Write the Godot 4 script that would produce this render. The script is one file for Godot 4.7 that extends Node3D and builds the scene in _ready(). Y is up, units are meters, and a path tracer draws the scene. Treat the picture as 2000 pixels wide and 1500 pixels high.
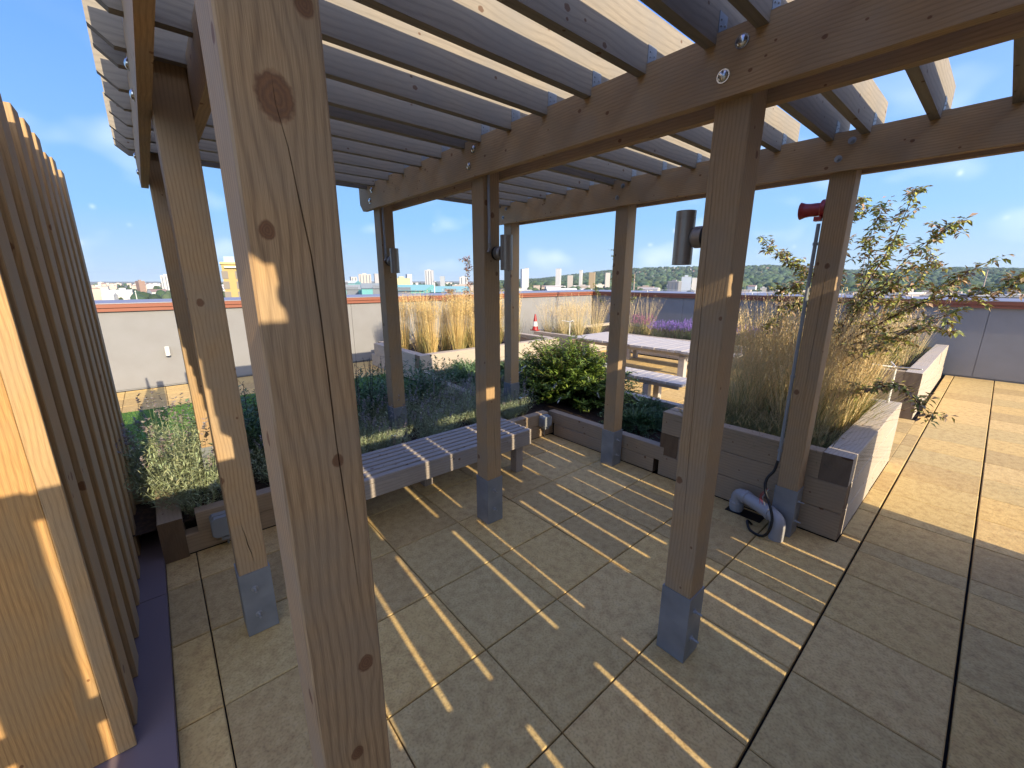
extends Node3D

# ---------------------------------------------------------------- mesh builder
class MB:
	var v := PackedVector3Array()
	var n := PackedVector3Array()
	var t := PackedVector2Array()
	var c := PackedColorArray()
	var i := PackedInt32Array()
	func vert(p: Vector3, nn: Vector3, uv: Vector2, col: Color) -> int:
		v.append(p); n.append(nn); t.append(uv); c.append(col)
		return v.size() - 1
	# a, b, c, d run clockwise as seen from outside
	func quad(a: Vector3, b: Vector3, cc: Vector3, d: Vector3, ua: Vector2, ub: Vector2, uc: Vector2, ud: Vector2, col: Color) -> void:
		var nn := (cc - a).cross(b - a)
		if nn.length_squared() < 1e-16:
			nn = (d - a).cross(cc - a)
		if nn.length_squared() < 1e-16:
			return
		nn = nn.normalized()
		var k := v.size()
		v.append(a); v.append(b); v.append(cc); v.append(d)
		for q in 4:
			n.append(nn); c.append(col)
		t.append(ua); t.append(ub); t.append(uc); t.append(ud)
		i.append(k); i.append(k + 1); i.append(k + 2); i.append(k); i.append(k + 2); i.append(k + 3)
	func q4(a: Vector3, b: Vector3, cc: Vector3, d: Vector3, col := Color.WHITE) -> void:
		quad(a, b, cc, d, Vector2.ZERO, Vector2(0, 1), Vector2(1, 1), Vector2(1, 0), col)
	func tri(a: Vector3, b: Vector3, cc: Vector3, col: Color) -> void:
		var nn := (cc - a).cross(b - a).normalized()
		var k := v.size()
		v.append(a); v.append(b); v.append(cc)
		for q in 3:
			n.append(nn); c.append(col)
		t.append(Vector2(0, 0)); t.append(Vector2(0, 1)); t.append(Vector2(1, 1))
		i.append(k); i.append(k + 1); i.append(k + 2)
	# polygon (2D profile, any turn) swept from o along dir * length; ax, ay span the profile. u runs round it, v along it, in metres over tex.
	func prism(prof: PackedVector2Array, o: Vector3, ax: Vector3, ay: Vector3, along: Vector3, length: float, tex: Vector2, off: Vector2, col := Color.WHITE, cap := Color.WHITE) -> void:
		var pr := prof
		var area := 0.0
		for k in pr.size():
			var q := pr[(k + 1) % pr.size()]
			area += pr[k].x * q.y - q.x * pr[k].y
		var right := ax.cross(ay).dot(along) > 0.0
		if (area < 0.0) == right:
			pr = pr.duplicate(); pr.reverse()
		var u := 0.0
		var m := pr.size()
		for k in m:
			var p := pr[k]
			var q := pr[(k + 1) % m]
			var e := p.distance_to(q)
			var a := o + ax * p.x + ay * p.y
			var b := o + ax * q.x + ay * q.y
			var u0 := u / tex.x + off.x
			var u1 := (u + e) / tex.x + off.x
			var v1 := length / tex.y + off.y
			quad(a, a + along * length, b + along * length, b, Vector2(u0, off.y), Vector2(u0, v1), Vector2(u1, v1), Vector2(u1, off.y), col)
			u += e
		for s in 2:
			var base := o + along * (length * s)
			var nn := along * (1.0 if s == 1 else -1.0)
			var k0 := v.size()
			for k in m:
				vert(base + ax * pr[k].x + ay * pr[k].y, nn, Vector2(pr[k].x * 0.25 / tex.x, pr[k].y / tex.y) + off, cap)
			for k in range(1, m - 1):
				if s == 0:
					i.append(k0); i.append(k0 + k); i.append(k0 + k + 1)
				else:
					i.append(k0); i.append(k0 + k + 1); i.append(k0 + k)
	# chamfered timber from centre-line end a to b; side is the width direction
	func timber(a: Vector3, b: Vector3, side: Vector3, w: float, h: float, ch: float, tex: Vector2, off: Vector2, col := Color.WHITE, cap := Color.WHITE) -> void:
		var along := (b - a).normalized()
		var up := side.cross(along).normalized()
		var x := w * 0.5
		var y := h * 0.5
		var pr := PackedVector2Array([Vector2(-x, -y + ch), Vector2(-x, y - ch), Vector2(-x + ch, y), Vector2(x - ch, y), Vector2(x, y - ch), Vector2(x, -y + ch), Vector2(x - ch, -y), Vector2(-x + ch, -y)])
		prism(pr, a, side.normalized(), up, along, a.distance_to(b), tex, off, col, cap)
	func box(mn: Vector3, mx: Vector3, col := Color.WHITE) -> void:
		var a := Vector3((mn.x + mx.x) * 0.5, mn.y, (mn.z + mx.z) * 0.5)
		var pr := PackedVector2Array([Vector2(mn.x - a.x, mn.z - a.z), Vector2(mx.x - a.x, mn.z - a.z), Vector2(mx.x - a.x, mx.z - a.z), Vector2(mn.x - a.x, mx.z - a.z)])
		prism(pr, a, Vector3.RIGHT, Vector3.BACK, Vector3.UP, mx.y - mn.y, Vector2.ONE, Vector2.ZERO, col, col)
	func tube(pts: Array, rad: Array, sides: int, col: Color, caps := true) -> void:
		var m := pts.size()
		var k0 := v.size()
		var ref := Vector3.UP
		var d0: Vector3 = (pts[1] - pts[0]).normalized()
		if absf(d0.dot(ref)) > 0.9:
			ref = Vector3.RIGHT
		var sx := ref.cross(d0).normalized()
		var ln := 0.0
		for k in m:
			var d: Vector3
			if k == 0: d = pts[1] - pts[0]
			elif k == m - 1: d = pts[k] - pts[k - 1]
			else: d = pts[k + 1] - pts[k - 1]
			d = d.normalized()
			sx = (sx - d * sx.dot(d)).normalized()
			var sy := d.cross(sx)
			if k > 0: ln += (pts[k] as Vector3).distance_to(pts[k - 1])
			for s in sides + 1:
				var an := TAU * s / sides
				var nn := sx * cos(an) + sy * sin(an)
				vert(pts[k] + nn * rad[k], nn, Vector2(float(s) / sides, ln), col)
		for k in m - 1:
			for s in sides:
				var a := k0 + k * (sides + 1) + s
				var b := a + sides + 1
				i.append(a); i.append(b); i.append(b + 1); i.append(a); i.append(b + 1); i.append(a + 1)
		if caps:
			for e in 2:
				var at: Vector3 = pts[0] if e == 0 else pts[m - 1]
				var dd: Vector3 = (pts[0] - pts[1]).normalized() if e == 0 else (pts[m - 1] - pts[m - 2]).normalized()
				var kc := vert(at, dd, Vector2.ZERO, col)
				var base := k0 if e == 0 else k0 + (m - 1) * (sides + 1)
				var k1 := v.size()
				for s in sides + 1:
					vert(v[base + s], dd, Vector2.ZERO, col)
				for s in sides:
					if e == 0:
						i.append(kc); i.append(k1 + s); i.append(k1 + s + 1)
					else:
						i.append(kc); i.append(k1 + s + 1); i.append(k1 + s)
	# surface of revolution about an axis from o; prof = [Vector2(radius, along)]
	func lathe(prof: Array, o: Vector3, axis: Vector3, sides: int, col: Color) -> void:
		for k in prof.size() - 1:
			var p: Vector2 = prof[k]
			var q: Vector2 = prof[k + 1]
			var ref := Vector3.UP if absf(axis.y) < 0.9 else Vector3.RIGHT
			var sx := ref.cross(axis).normalized()
			var sy := axis.cross(sx)
			var sl := Vector2(q.y - p.y, p.x - q.x).normalized()
			var k0 := v.size()
			for s in sides + 1:
				var an := TAU * s / sides
				var r := sx * cos(an) + sy * sin(an)
				var nn := (r * sl.x + axis * sl.y).normalized()
				vert(o + r * p.x + axis * p.y, nn, Vector2(float(s) / sides, p.y), col)
				vert(o + r * q.x + axis * q.y, nn, Vector2(float(s) / sides, q.y), col)
			for s in sides:
				var a := k0 + s * 2
				i.append(a); i.append(a + 1); i.append(a + 3); i.append(a); i.append(a + 3); i.append(a + 2)
	# folded leaf of two triangles a side
	func leaf(p: Vector3, d: Vector3, up: Vector3, ln: float, wd: float, col: Color) -> void:
		var s := d.cross(up).normalized()
		var nn := s.cross(d).normalized()
		var m := p + d * (ln * 0.45)
		var tip := p + d * ln - nn * (ln * 0.12)
		var l := m + s * (wd * 0.5) + nn * (wd * 0.18)
		var r := m - s * (wd * 0.5) + nn * (wd * 0.18)
		var k := v.size()
		v.append(p); v.append(l); v.append(tip); v.append(r)
		n.append(nn); n.append((nn - s * 0.35).normalized()); n.append(nn); n.append((nn + s * 0.35).normalized())
		for q in 4:
			c.append(col)
		t.append(Vector2(0, 0)); t.append(Vector2(0, 1)); t.append(Vector2(1, 1)); t.append(Vector2(1, 0))
		i.append(k); i.append(k + 2); i.append(k + 1); i.append(k); i.append(k + 3); i.append(k + 2)
	# thin bending blade
	func blade(p: Vector3, dir: Vector3, bend: Vector3, ln: float, wd: float, segs: int, c0: Color, c1: Color) -> void:
		var s := dir.cross(Vector3.UP)
		if s.length_squared() < 1e-5: s = Vector3.RIGHT
		s = s.normalized().rotated(Vector3.UP, p.x * 37.0 + p.z * 51.0)
		var k := v.size()
		for q in segs + 1:
			var f := float(q) / segs
			var at := p + dir * (ln * f) + bend * (ln * f * f)
			var nn := (s.cross(dir + bend * 2.0 * f)).normalized()
			var hw := wd * 0.5 * (1.0 - f * 0.85)
			var col := c0.lerp(c1, f)
			v.append(at - s * hw); v.append(at + s * hw)
			n.append(nn); n.append(nn); c.append(col); c.append(col)
			t.append(Vector2(0, f)); t.append(Vector2(1, f))
		for q in segs:
			var a := k + q * 2
			i.append(a); i.append(a + 2); i.append(a + 1); i.append(a + 1); i.append(a + 2); i.append(a + 3)
	func mesh() -> ArrayMesh:
		var a := []
		a.resize(Mesh.ARRAY_MAX)
		a[Mesh.ARRAY_VERTEX] = v; a[Mesh.ARRAY_NORMAL] = n; a[Mesh.ARRAY_TEX_UV] = t; a[Mesh.ARRAY_COLOR] = c; a[Mesh.ARRAY_INDEX] = i
		var m := ArrayMesh.new()
		m.add_surface_from_arrays(Mesh.PRIMITIVE_TRIANGLES, a)
		return m

# ---------------------------------------------------------------- helpers
var rng := RandomNumberGenerator.new()
var M := {}
const TEX := Vector2(0.6, 4.2)
const SUN_T := 0.49            # tangent of the sun's height
const SUN_Z := 0.052           # z per metre of x towards the sun
const CAM := Vector3(2.2019, 2.0998, 1.777)
var cam_basis: Basis

func rnd(a: float, b: float) -> float: return rng.randf_range(a, b)
func lin(r: float, g: float, b: float) -> Color: return Color(r, g, b).srgb_to_linear()
func off() -> Vector2: return Vector2(rng.randf(), rng.randf())
func part(mb: MB, called: String, mat: Material, parent: Node) -> MeshInstance3D:
	return inst(mb.mesh(), called, mat, parent)
func inst(mesh: Mesh, called: String, mat: Material, parent: Node, at := Vector3.ZERO) -> MeshInstance3D:
	var o := MeshInstance3D.new()
	o.name = called; o.mesh = mesh; o.material_override = mat; o.position = at
	parent.add_child(o, true)
	return o
var taken := {}
func numbered(called: String) -> String:
	var k: int = taken.get(called, 0)
	taken[called] = k + 1
	return called if k == 0 else "%s_%03d" % [called, k]
func tag(o: Node, label: String, category: String, group := "", kind := "") -> void:
	if label: o.set_meta("label", label)
	if category: o.set_meta("category", category)
	if group: o.set_meta("group", group)
	if kind: o.set_meta("kind", kind)
func thing(called: String, label: String, category: String, at := Vector3.ZERO, group := "") -> Node3D:
	var o := Node3D.new()
	o.name = numbered(called); o.position = at
	add_child(o)
	tag(o, label, category, group)
	return o
func setting(called: String, at := Vector3.ZERO) -> Node3D:
	var o := Node3D.new()
	o.name = numbered(called); o.position = at
	add_child(o)
	o.set_meta("kind", "structure")
	return o
func copy(src: Node3D, at: Vector3, turn: float, sc: Vector3, label := "", group := "") -> Node3D:
	var o: Node3D = src.duplicate()
	o.name = numbered(String(src.name).rstrip("0123456789").trim_suffix("_"))
	add_child(o)
	o.position = at; o.rotation.y = turn; o.scale = sc
	if label: o.set_meta("label", label)
	if group: o.set_meta("group", group)
	return o
# photograph pixel (2000 x 1500) -> direction from the camera, and a point at a horizontal distance along it
func pix_dir(px: float, py: float) -> Vector3:
	return cam_basis * Vector3((px - 1000.0) / 807.03, -(py - 750.0) / 807.03, -1.0)
func pix_at(px: float, py: float, dist: float) -> Vector3:
	var d := pix_dir(px, py)
	return CAM + d * (dist / Vector2(d.x, d.z).length())

# ---------------------------------------------------------------- materials
func std(col: Color, rough := 0.8, metal := 0.0) -> StandardMaterial3D:
	var m := StandardMaterial3D.new()
	m.albedo_color = col; m.roughness = rough; m.metallic = metal
	return m
func foliage(back := 0.35, rough := 0.6) -> StandardMaterial3D:
	var m := StandardMaterial3D.new()
	m.vertex_color_use_as_albedo = true
	m.roughness = rough
	m.cull_mode = BaseMaterial3D.CULL_DISABLED
	m.backlight_enabled = true
	m.backlight = Color(back, back, back * 0.7)
	return m
func noise(sd: int, freq: float, oct := 4, kind := FastNoiseLite.TYPE_SIMPLEX_SMOOTH) -> FastNoiseLite:
	var f := FastNoiseLite.new()
	f.seed = sd; f.frequency = freq; f.noise_type = kind
	f.fractal_octaves = oct
	return f
func noise_tex(sd: int, freq: float, ramp: Array, oct := 5, size := 512) -> NoiseTexture2D:
	var x := NoiseTexture2D.new()
	x.noise = noise(sd, freq, oct); x.width = size; x.height = size; x.seamless = true
	var g := Gradient.new()
	var offs := PackedFloat32Array(); var cols := PackedColorArray()
	for r in ramp:
		offs.append(r[0]); cols.append(r[1])
	g.offsets = offs; g.colors = cols
	x.color_ramp = g
	return x
func noise_normal(sd: int, freq: float, strength: float, oct := 4, size := 512) -> NoiseTexture2D:
	var x := NoiseTexture2D.new()
	x.noise = noise(sd, freq, oct); x.width = size; x.height = size; x.seamless = true
	x.as_normal_map = true; x.bump_strength = strength
	return x
# sawn softwood: growth lines that swerve round knots, over a sheet of TEX metres (wraps along the grain)
func wood(sd: int, light: Color, dark: Color, grey: Color, weather: float, knots: Array, sheet: Vector2, w := 512, h := 2048, lines := 95.0, figure := 0.34, count := 11, kmin := 0.004, kmax := 0.011) -> Array:
	var n1 := noise(sd, 1.0, 2); var n2 := noise(sd + 5, 1.0, 3); var n3 := noise(sd + 9, 1.0, 3)
	var data := PackedByteArray(); data.resize(w * h * 3)
	var hgt := PackedByteArray(); hgt.resize(w * h)
	var kn := knots.duplicate()
	var r := RandomNumberGenerator.new(); r.seed = sd
	if kn.is_empty():
		for k in count:
			var a := lerpf(kmin, kmax, pow(r.randf(), 2.0))
			kn.append([r.randf() * sheet.x, r.randf() * sheet.y, a])
	var knot_col := Color(0.33, 0.2, 0.12)
	for y in h:
		var vv := float(y) / h * sheet.y
		var th := TAU * y / h
		var cx := cos(th) * 1.3; var cz := sin(th) * 1.3
		var near := []
		for k in kn:
			var dv: float = absf(vv - k[1])
			dv = minf(dv, sheet.y - dv)
			if dv < k[2] * 12.0: near.append([k[0], vv - k[1] if absf(vv - k[1]) < sheet.y * 0.5 else (vv - k[1]) - signf(vv - k[1]) * sheet.y, k[2]])
		for x in w:
			var u := float(x) / w * sheet.x
			var f := u * lines + 1.5 * n1.get_noise_3d(u * 4.0, cx, cz)
			var inside := 0.0
			var ring := 0.0
			for k in near:
				var a: float = k[2]
				var du: float = u - k[0]
				var dv: float = k[1]
				var g := exp(-(du * du) / (6.0 * a * a) - dv * dv / (22.0 * a * a))
				f += g * signf(du) * (-lines * a * 0.9) * minf(1.0, absf(du) / a)
				var rr := sqrt(du * du + dv * dv * 0.62) / a
				rr += 0.18 * n3.get_noise_2d(du * 60.0, dv * 60.0)
				if rr < 1.35:
					inside = maxf(inside, clampf((1.35 - rr) / 0.3, 0.0, 1.0))
					ring = 0.5 + 0.5 * sin(rr * 16.0)
			var late := pow(0.5 + 0.5 * sin(TAU * f * 0.5), 3.0)
			var fine := n2.get_noise_2d(u * 520.0, vv * 9.0)
			var patch := n3.get_noise_3d(u * 3.0 + 7.0, cx * 1.7, cz * 1.7)
			var c := light.lerp(dark, clampf(figure * late + 0.30 * fine + 0.16, 0.0, 1.0))
			c = c.lerp(grey, clampf(weather + 0.55 * patch, 0.0, 1.0))
			var hh := 0.7 - 0.6 * figure * late + 0.18 * fine
			if inside > 0.0:
				c = c.lerp(knot_col.lerp(Color(0.5, 0.3, 0.16), ring * 0.6), inside * 0.62)
				hh = lerpf(hh, 0.8 - 0.2 * ring, inside)
			var q := (y * w + x)
			data[q * 3] = int(clampf(c.r, 0, 1) * 255.0); data[q * 3 + 1] = int(clampf(c.g, 0, 1) * 255.0); data[q * 3 + 2] = int(clampf(c.b, 0, 1) * 255.0)
			hgt[q] = int(clampf(hh, 0, 1) * 255.0)
	var im := Image.create_from_data(w, h, false, Image.FORMAT_RGB8, data)
	var hm := Image.create_from_data(w, h, false, Image.FORMAT_L8, hgt)
	hm.convert(Image.FORMAT_RGBA8)
	hm.bump_map_to_normal_map(1.6)
	return [ImageTexture.create_from_image(im), ImageTexture.create_from_image(hm)]
func wood_mat(tx: Array, tint: Color, rough := 0.78) -> StandardMaterial3D:
	var m := std(tint, rough)
	m.albedo_texture = tx[0]
	m.normal_enabled = true; m.normal_texture = tx[1]; m.normal_scale = 0.7
	m.vertex_color_use_as_albedo = true
	return m

func make_materials() -> void:
	var tan_w := wood(11, Color(0.76, 0.635, 0.465), Color(0.475, 0.375, 0.265), Color(0.61, 0.555, 0.48), 0.26, [], TEX, 512, 2048, 120.0, 0.30, 26, 0.004, 0.017)
	var beam_w := wood(17, Color(0.76, 0.64, 0.475), Color(0.49, 0.39, 0.28), Color(0.61, 0.555, 0.475), 0.2, [], TEX, 512, 2048, 130.0, 0.24, 70, 0.0035, 0.009)
	var grey_w := wood(23, Color(0.77, 0.735, 0.68), Color(0.52, 0.49, 0.45), Color(0.655, 0.645, 0.63), 0.32, [], TEX, 512, 2048, 70.0, 0.26, 46, 0.004, 0.011)
	M.post = wood_mat(tan_w, Color(0.94, 0.93, 0.91))
	M.beam = wood_mat(beam_w, Color(0.97, 0.95, 0.92))
	M.joist = wood_mat(grey_w, Color(0.76, 0.745, 0.72))
	M.bench = wood_mat(grey_w, Color(0.85, 0.83, 0.82))
	M.sleeper = wood_mat(grey_w, Color(0.88, 0.80, 0.69))
	M.sleeper_old = wood_mat(grey_w, Color(0.96, 0.93, 0.89))
	M.screen = wood_mat(tan_w, Color(1.0, 0.99, 0.92))
	M.slat = wood_mat(tan_w, Color(0.98, 0.95, 0.88))
	M.end_post = wood_mat(tan_w, Color(0.98, 0.91, 0.77))
	M.table = wood_mat(grey_w, Color(0.98, 0.98, 1.0))
	# the near post has its own knots and growth lines: [across, up, radius]
	var kn := [[0.067, 2.378, 0.023], [0.030, 2.178, 0.010], [0.113, 1.243, 0.014], [0.100, 1.751, 0.009], [0.072, 1.006, 0.012], [0.125, 2.52, 0.012], [0.22, 2.0, 0.013], [0.35, 1.4, 0.015], [0.52, 1.8, 0.010], [0.56, 1.2, 0.012], [0.54, 0.9, 0.012], [0.575, 2.45, 0.009]]
	var near_w := wood(31, Color(0.75, 0.625, 0.46), Color(0.44, 0.345, 0.245), Color(0.59, 0.535, 0.46), 0.2, kn, Vector2(0.6, 3.2), 512, 2048, 105.0, 0.33)
	M.near_post = wood_mat(near_w, Color(0.97, 0.96, 0.94))
	M.galv = std(Color(0.56, 0.58, 0.60), 0.48, 0.35)
	M.galv.albedo_texture = noise_tex(41, 0.006, [[0.0, Color(0.80, 0.80, 0.80)], [0.5, Color(0.92, 0.92, 0.92)], [1.0, Color(1, 1, 1)]], 4, 256)
	M.galv.uv1_triplanar = true; M.galv.uv1_scale = Vector3(2, 2, 2)
	M.chrome = std(Color(0.80, 0.80, 0.78), 0.22, 1.0)
	M.steel = std(Color(0.56, 0.53, 0.49), 0.36, 0.45)
	M.black = std(Color(0.03, 0.03, 0.03), 0.5)
	M.grey_plastic = std(Color(0.52, 0.54, 0.55), 0.45)
	M.pvc = std(Color(0.60, 0.60, 0.60), 0.38)
	M.red = std(Color(0.62, 0.03, 0.04), 0.3)
	M.red.clearcoat_enabled = true
	M.white = std(Color(0.82, 0.82, 0.80), 0.5)
	M.zinc = std(Color(0.62, 0.63, 0.64), 0.5, 0.6)
	M.purple = std(Color(0.42, 0.365, 0.37), 0.75, 0.0)
	# riven concrete slabs, four tones
	for k in 4:
		var m := std([Color(1, 0.975, 0.93), Color(0.94, 0.93, 0.89), Color(1.0, 0.965, 0.88), Color(0.90, 0.875, 0.83)][k], 0.86)
		m.albedo_texture = noise_tex(51 + k, 0.012, [[0.0, Color(0.70, 0.59, 0.40)], [0.3, Color(0.775, 0.67, 0.465)], [0.55, Color(0.805, 0.705, 0.49)], [0.8, Color(0.83, 0.73, 0.52)], [1.0, Color(0.78, 0.69, 0.51)]], 6, 1024)
		m.detail_enabled = true; m.detail_blend_mode = BaseMaterial3D.BLEND_MODE_MUL
		m.detail_albedo = noise_tex(61, 0.12, [[0.0, Color(0.80, 0.79, 0.77)], [0.45, Color(0.96, 0.96, 0.95)], [1.0, Color(1, 1, 1)]], 4, 512)
		m.uv1_triplanar = true; m.uv1_world_triplanar = true; m.uv1_scale = Vector3(0.9, 0.9, 0.9); m.uv1_offset = Vector3(0.23 * k, 0, 0.41 * k)
		m.normal_enabled = true; m.normal_texture = noise_normal(57, 0.035, 3.2, 5, 1024); m.normal_scale = 0.55
		M["slab%d" % k] = m
	M.deck = std(Color(0.10, 0.09, 0.08), 0.95)
	M.soil = std(Color(1, 1, 1), 0.98)
	M.soil.albedo_texture = noise_tex(71, 0.05, [[0.0, Color(0.10, 0.07, 0.05)], [0.5, Color(0.20, 0.14, 0.09)], [1.0, Color(0.34, 0.25, 0.16)]], 5, 512)
	M.soil.uv1_triplanar = true; M.soil.uv1_world_triplanar = true; M.soil.uv1_scale = Vector3(0.8, 0.8, 0.8)
	M.render = std(Color(0.515, 0.515, 0.52), 0.85)
	M.render.albedo_texture = noise_tex(81, 0.01, [[0.0, Color(0.965, 0.96, 0.955)], [0.5, Color(0.985, 0.985, 0.98)], [1.0, Color(1, 1, 1)]], 6, 512)
	M.render.uv1_triplanar = true; M.render.uv1_world_triplanar = true; M.render.uv1_scale = Vector3(0.4, 0.4, 0.4)
	M.coping = std(Color(0.52, 0.31, 0.235), 0.5, 0.1)
	M.coping_top = std(Color(0.62, 0.60, 0.62), 0.4, 0.5)
	M.leaf = foliage(0.35, 0.45)
	M.grass = foliage(0.30, 0.7)
	M.lawn = std(Color(0.20, 0.36, 0.10), 0.95)
	M.bark = std(Color(0.30, 0.23, 0.18), 0.9)
	M.vcol = std(Color(1, 1, 1), 0.85)
	M.vcol.vertex_color_use_as_albedo = true
	M.glass = std(Color(0.10, 0.13, 0.16), 0.12, 0.3)

# ---------------------------------------------------------------- sky
func make_sky() -> Sky:
	var w := 1536; var h := 768
	var im := Image.create(w, h, false, Image.FORMAT_RGBF)
	var top := lin(0.11, 0.30, 0.69); var mid := lin(0.23, 0.47, 0.80); var low := lin(0.42, 0.61, 0.79); var hor := lin(0.58, 0.67, 0.745)
	var sun_d := Vector3(1.0, SUN_T, SUN_Z).normalized()
	var cn := noise(301, 1.0, 5); var cw := noise(302, 1.0, 3)
	for y in h:
		var el := 90.0 - 180.0 * (y + 0.5) / h
		var base: Color
		if el < 0.0: base = hor
		elif el < 7.0: base = hor.lerp(low, el / 7.0)
		elif el < 26.0: base = low.lerp(mid, (el - 7.0) / 19.0)
		else: base = mid.lerp(top, clampf((el - 26.0) / 45.0, 0.0, 1.0))
		for x in w:
			var c := base
			if el > 0.0 and el < 24.0:
				var az := TAU * x / w
				var px := cos(az) * 3.0; var pz := sin(az) * 3.0
				# thin streaks of cirrus and a few small puffs low down
				var wisp := clampf(cw.get_noise_3d(px * 1.6, el * 0.16, pz * 1.6) * 1.4 - 0.1, 0.0, 1.0) * smoothstep(24.0, 9.0, el) * smoothstep(0.0, 3.0, el)
				c = c.lerp(Color(0.70, 0.76, 0.80), wisp * 0.5)
				var puff := smoothstep(0.52, 0.74, cn.get_noise_3d(px * 7.0, el * 0.55, pz * 7.0)) * smoothstep(13.0, 9.0, el) * smoothstep(1.5, 4.0, el)
				c = c.lerp(Color(0.92, 0.93, 0.95), puff * 0.8)
			# forward scatter round the unseen sun, added as fill for the shaded terrace (Henyey-Greenstein, g = 0.6)
			var ph := TAU * (x + 0.5) / w
			var dv := Vector3(sin(ph) * cos(deg_to_rad(el)), sin(deg_to_rad(el)), -cos(ph) * cos(deg_to_rad(el)))
			var hg := 0.64 / pow(1.36 - 1.2 * dv.dot(sun_d), 1.5)
			c = c + Color(0.95, 0.9, 0.8) * (0.22 * hg)
			im.set_pixel(x, y, c)
	var m := PanoramaSkyMaterial.new()
	m.panorama = ImageTexture.create_from_image(im)
	m.energy_multiplier = 1.0
	var s := Sky.new()
	s.sky_material = m
	return s

func _ready() -> void:
	rng.seed = 7
	# ---- camera
	cam_basis = Basis(Vector3.UP, 0.860498) * Basis(Vector3.RIGHT, -0.245821) * Basis(Vector3.BACK, 0.000492)
	var cam := Camera3D.new()
	cam.name = "camera"
	cam.transform = Transform3D(cam_basis, CAM)
	cam.fov = rad_to_deg(2.0 * atan(750.0 / 807.03)); cam.near = 0.02; cam.far = 20000.0
	add_child(cam); cam.current = true
	# ---- sky, exposure
	var env := Environment.new()
	env.background_mode = Environment.BG_SKY
	env.sky = make_sky()
	env.background_energy_multiplier = 0.70
	env.tonemap_mode = Environment.TONE_MAPPER_LINEAR
	env.tonemap_exposure = 2.55
	env.sdfgi_enabled = true; env.ssao_enabled = true; env.ssil_enabled = true
	env.fog_enabled = true; env.fog_density = 0.000045; env.fog_light_color = Color(0.80, 0.88, 0.97)
	var we := WorldEnvironment.new()
	we.name = "world"; we.environment = env
	add_child(we)
	# ---- sun, low in the +x direction
	var sun := DirectionalLight3D.new()
	sun.name = "sun"
	sun.light_energy = 0.98; sun.light_color = Color(1.0, 0.925, 0.79); sun.light_angular_distance = 0.3
	sun.shadow_enabled = true
	var tow := Vector3(1.0, SUN_T, SUN_Z).normalized()
	add_child(sun)
	sun.look_at_from_position(Vector3.ZERO, -tow, Vector3.UP)
	make_materials()
	print("materials")
	build_roof_terrace()
	build_pergola()
	build_screens()
	build_planters()
	build_bench()
	build_tables()
	build_fittings()
	print("hard things")
	build_city()
	print("city")
	build_plants()
	print("plants")

# ---------------------------------------------------------------- terrace
var slab_cache := {}
func slab_mesh(w: float, d: float) -> ArrayMesh:
	var key := "%d_%d_%d" % [roundi(w * 500), roundi(d * 500), rng.randi() % 3]
	if slab_cache.has(key): return slab_cache[key]
	var mb := MB.new()
	var b := 0.005
	var x := w * 0.5; var z := d * 0.5; var y := 0.04
	var j := func() -> float: return rng.randf_range(-0.0012, 0.0012)
	var lo := [Vector3(-x, -y, -z), Vector3(x, -y, -z), Vector3(x, -y, z), Vector3(-x, -y, z)]
	var md := [Vector3(-x, -b, -z), Vector3(x, -b, -z), Vector3(x, -b, z), Vector3(-x, -b, z)]
	var tp := [Vector3(-x + b + j.call(), 0, -z + b + j.call()), Vector3(x - b + j.call(), 0, -z + b + j.call()), Vector3(x - b + j.call(), 0, z - b + j.call()), Vector3(-x + b + j.call(), 0, z - b + j.call())]
	for k in 4:
		var q := (k + 1) % 4
		mb.q4(lo[q], md[q], md[k], lo[k])
		mb.q4(md[q], tp[q], tp[k], md[k])
	mb.q4(tp[0], tp[1], tp[2], tp[3])
	var m := mb.mesh()
	slab_cache[key] = m
	return m
func lay(parent: Node3D, x0: float, x1: float, z0: float, z1: float) -> void:
	var s := 0.605
	for a in range(floori(x0 / s), ceili(x1 / s)):
		for b in range(floori(z0 / s), ceili(z1 / s)):
			var gx0 := 0.007 if a >= 3 else 0.004
			var gx1 := 0.007 if a >= 2 else 0.004
			var l := maxf(a * s + gx0, x0); var r := minf((a + 1) * s - gx1, x1)
			var f := maxf(b * s + 0.0032, z0); var k := minf((b + 1) * s - 0.0032, z1)
			if r - l < 0.03 or k - f < 0.03: continue
			var o := inst(slab_mesh(r - l, k - f), "slab", M["slab%d" % (rng.randi() % 4)], parent, Vector3((l + r) * 0.5, rnd(-0.0015, 0.0), (f + k) * 0.5))
			o.rotation = Vector3(rnd(-0.0015, 0.0015), rnd(-0.002, 0.002), rnd(-0.0015, 0.0015))
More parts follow.
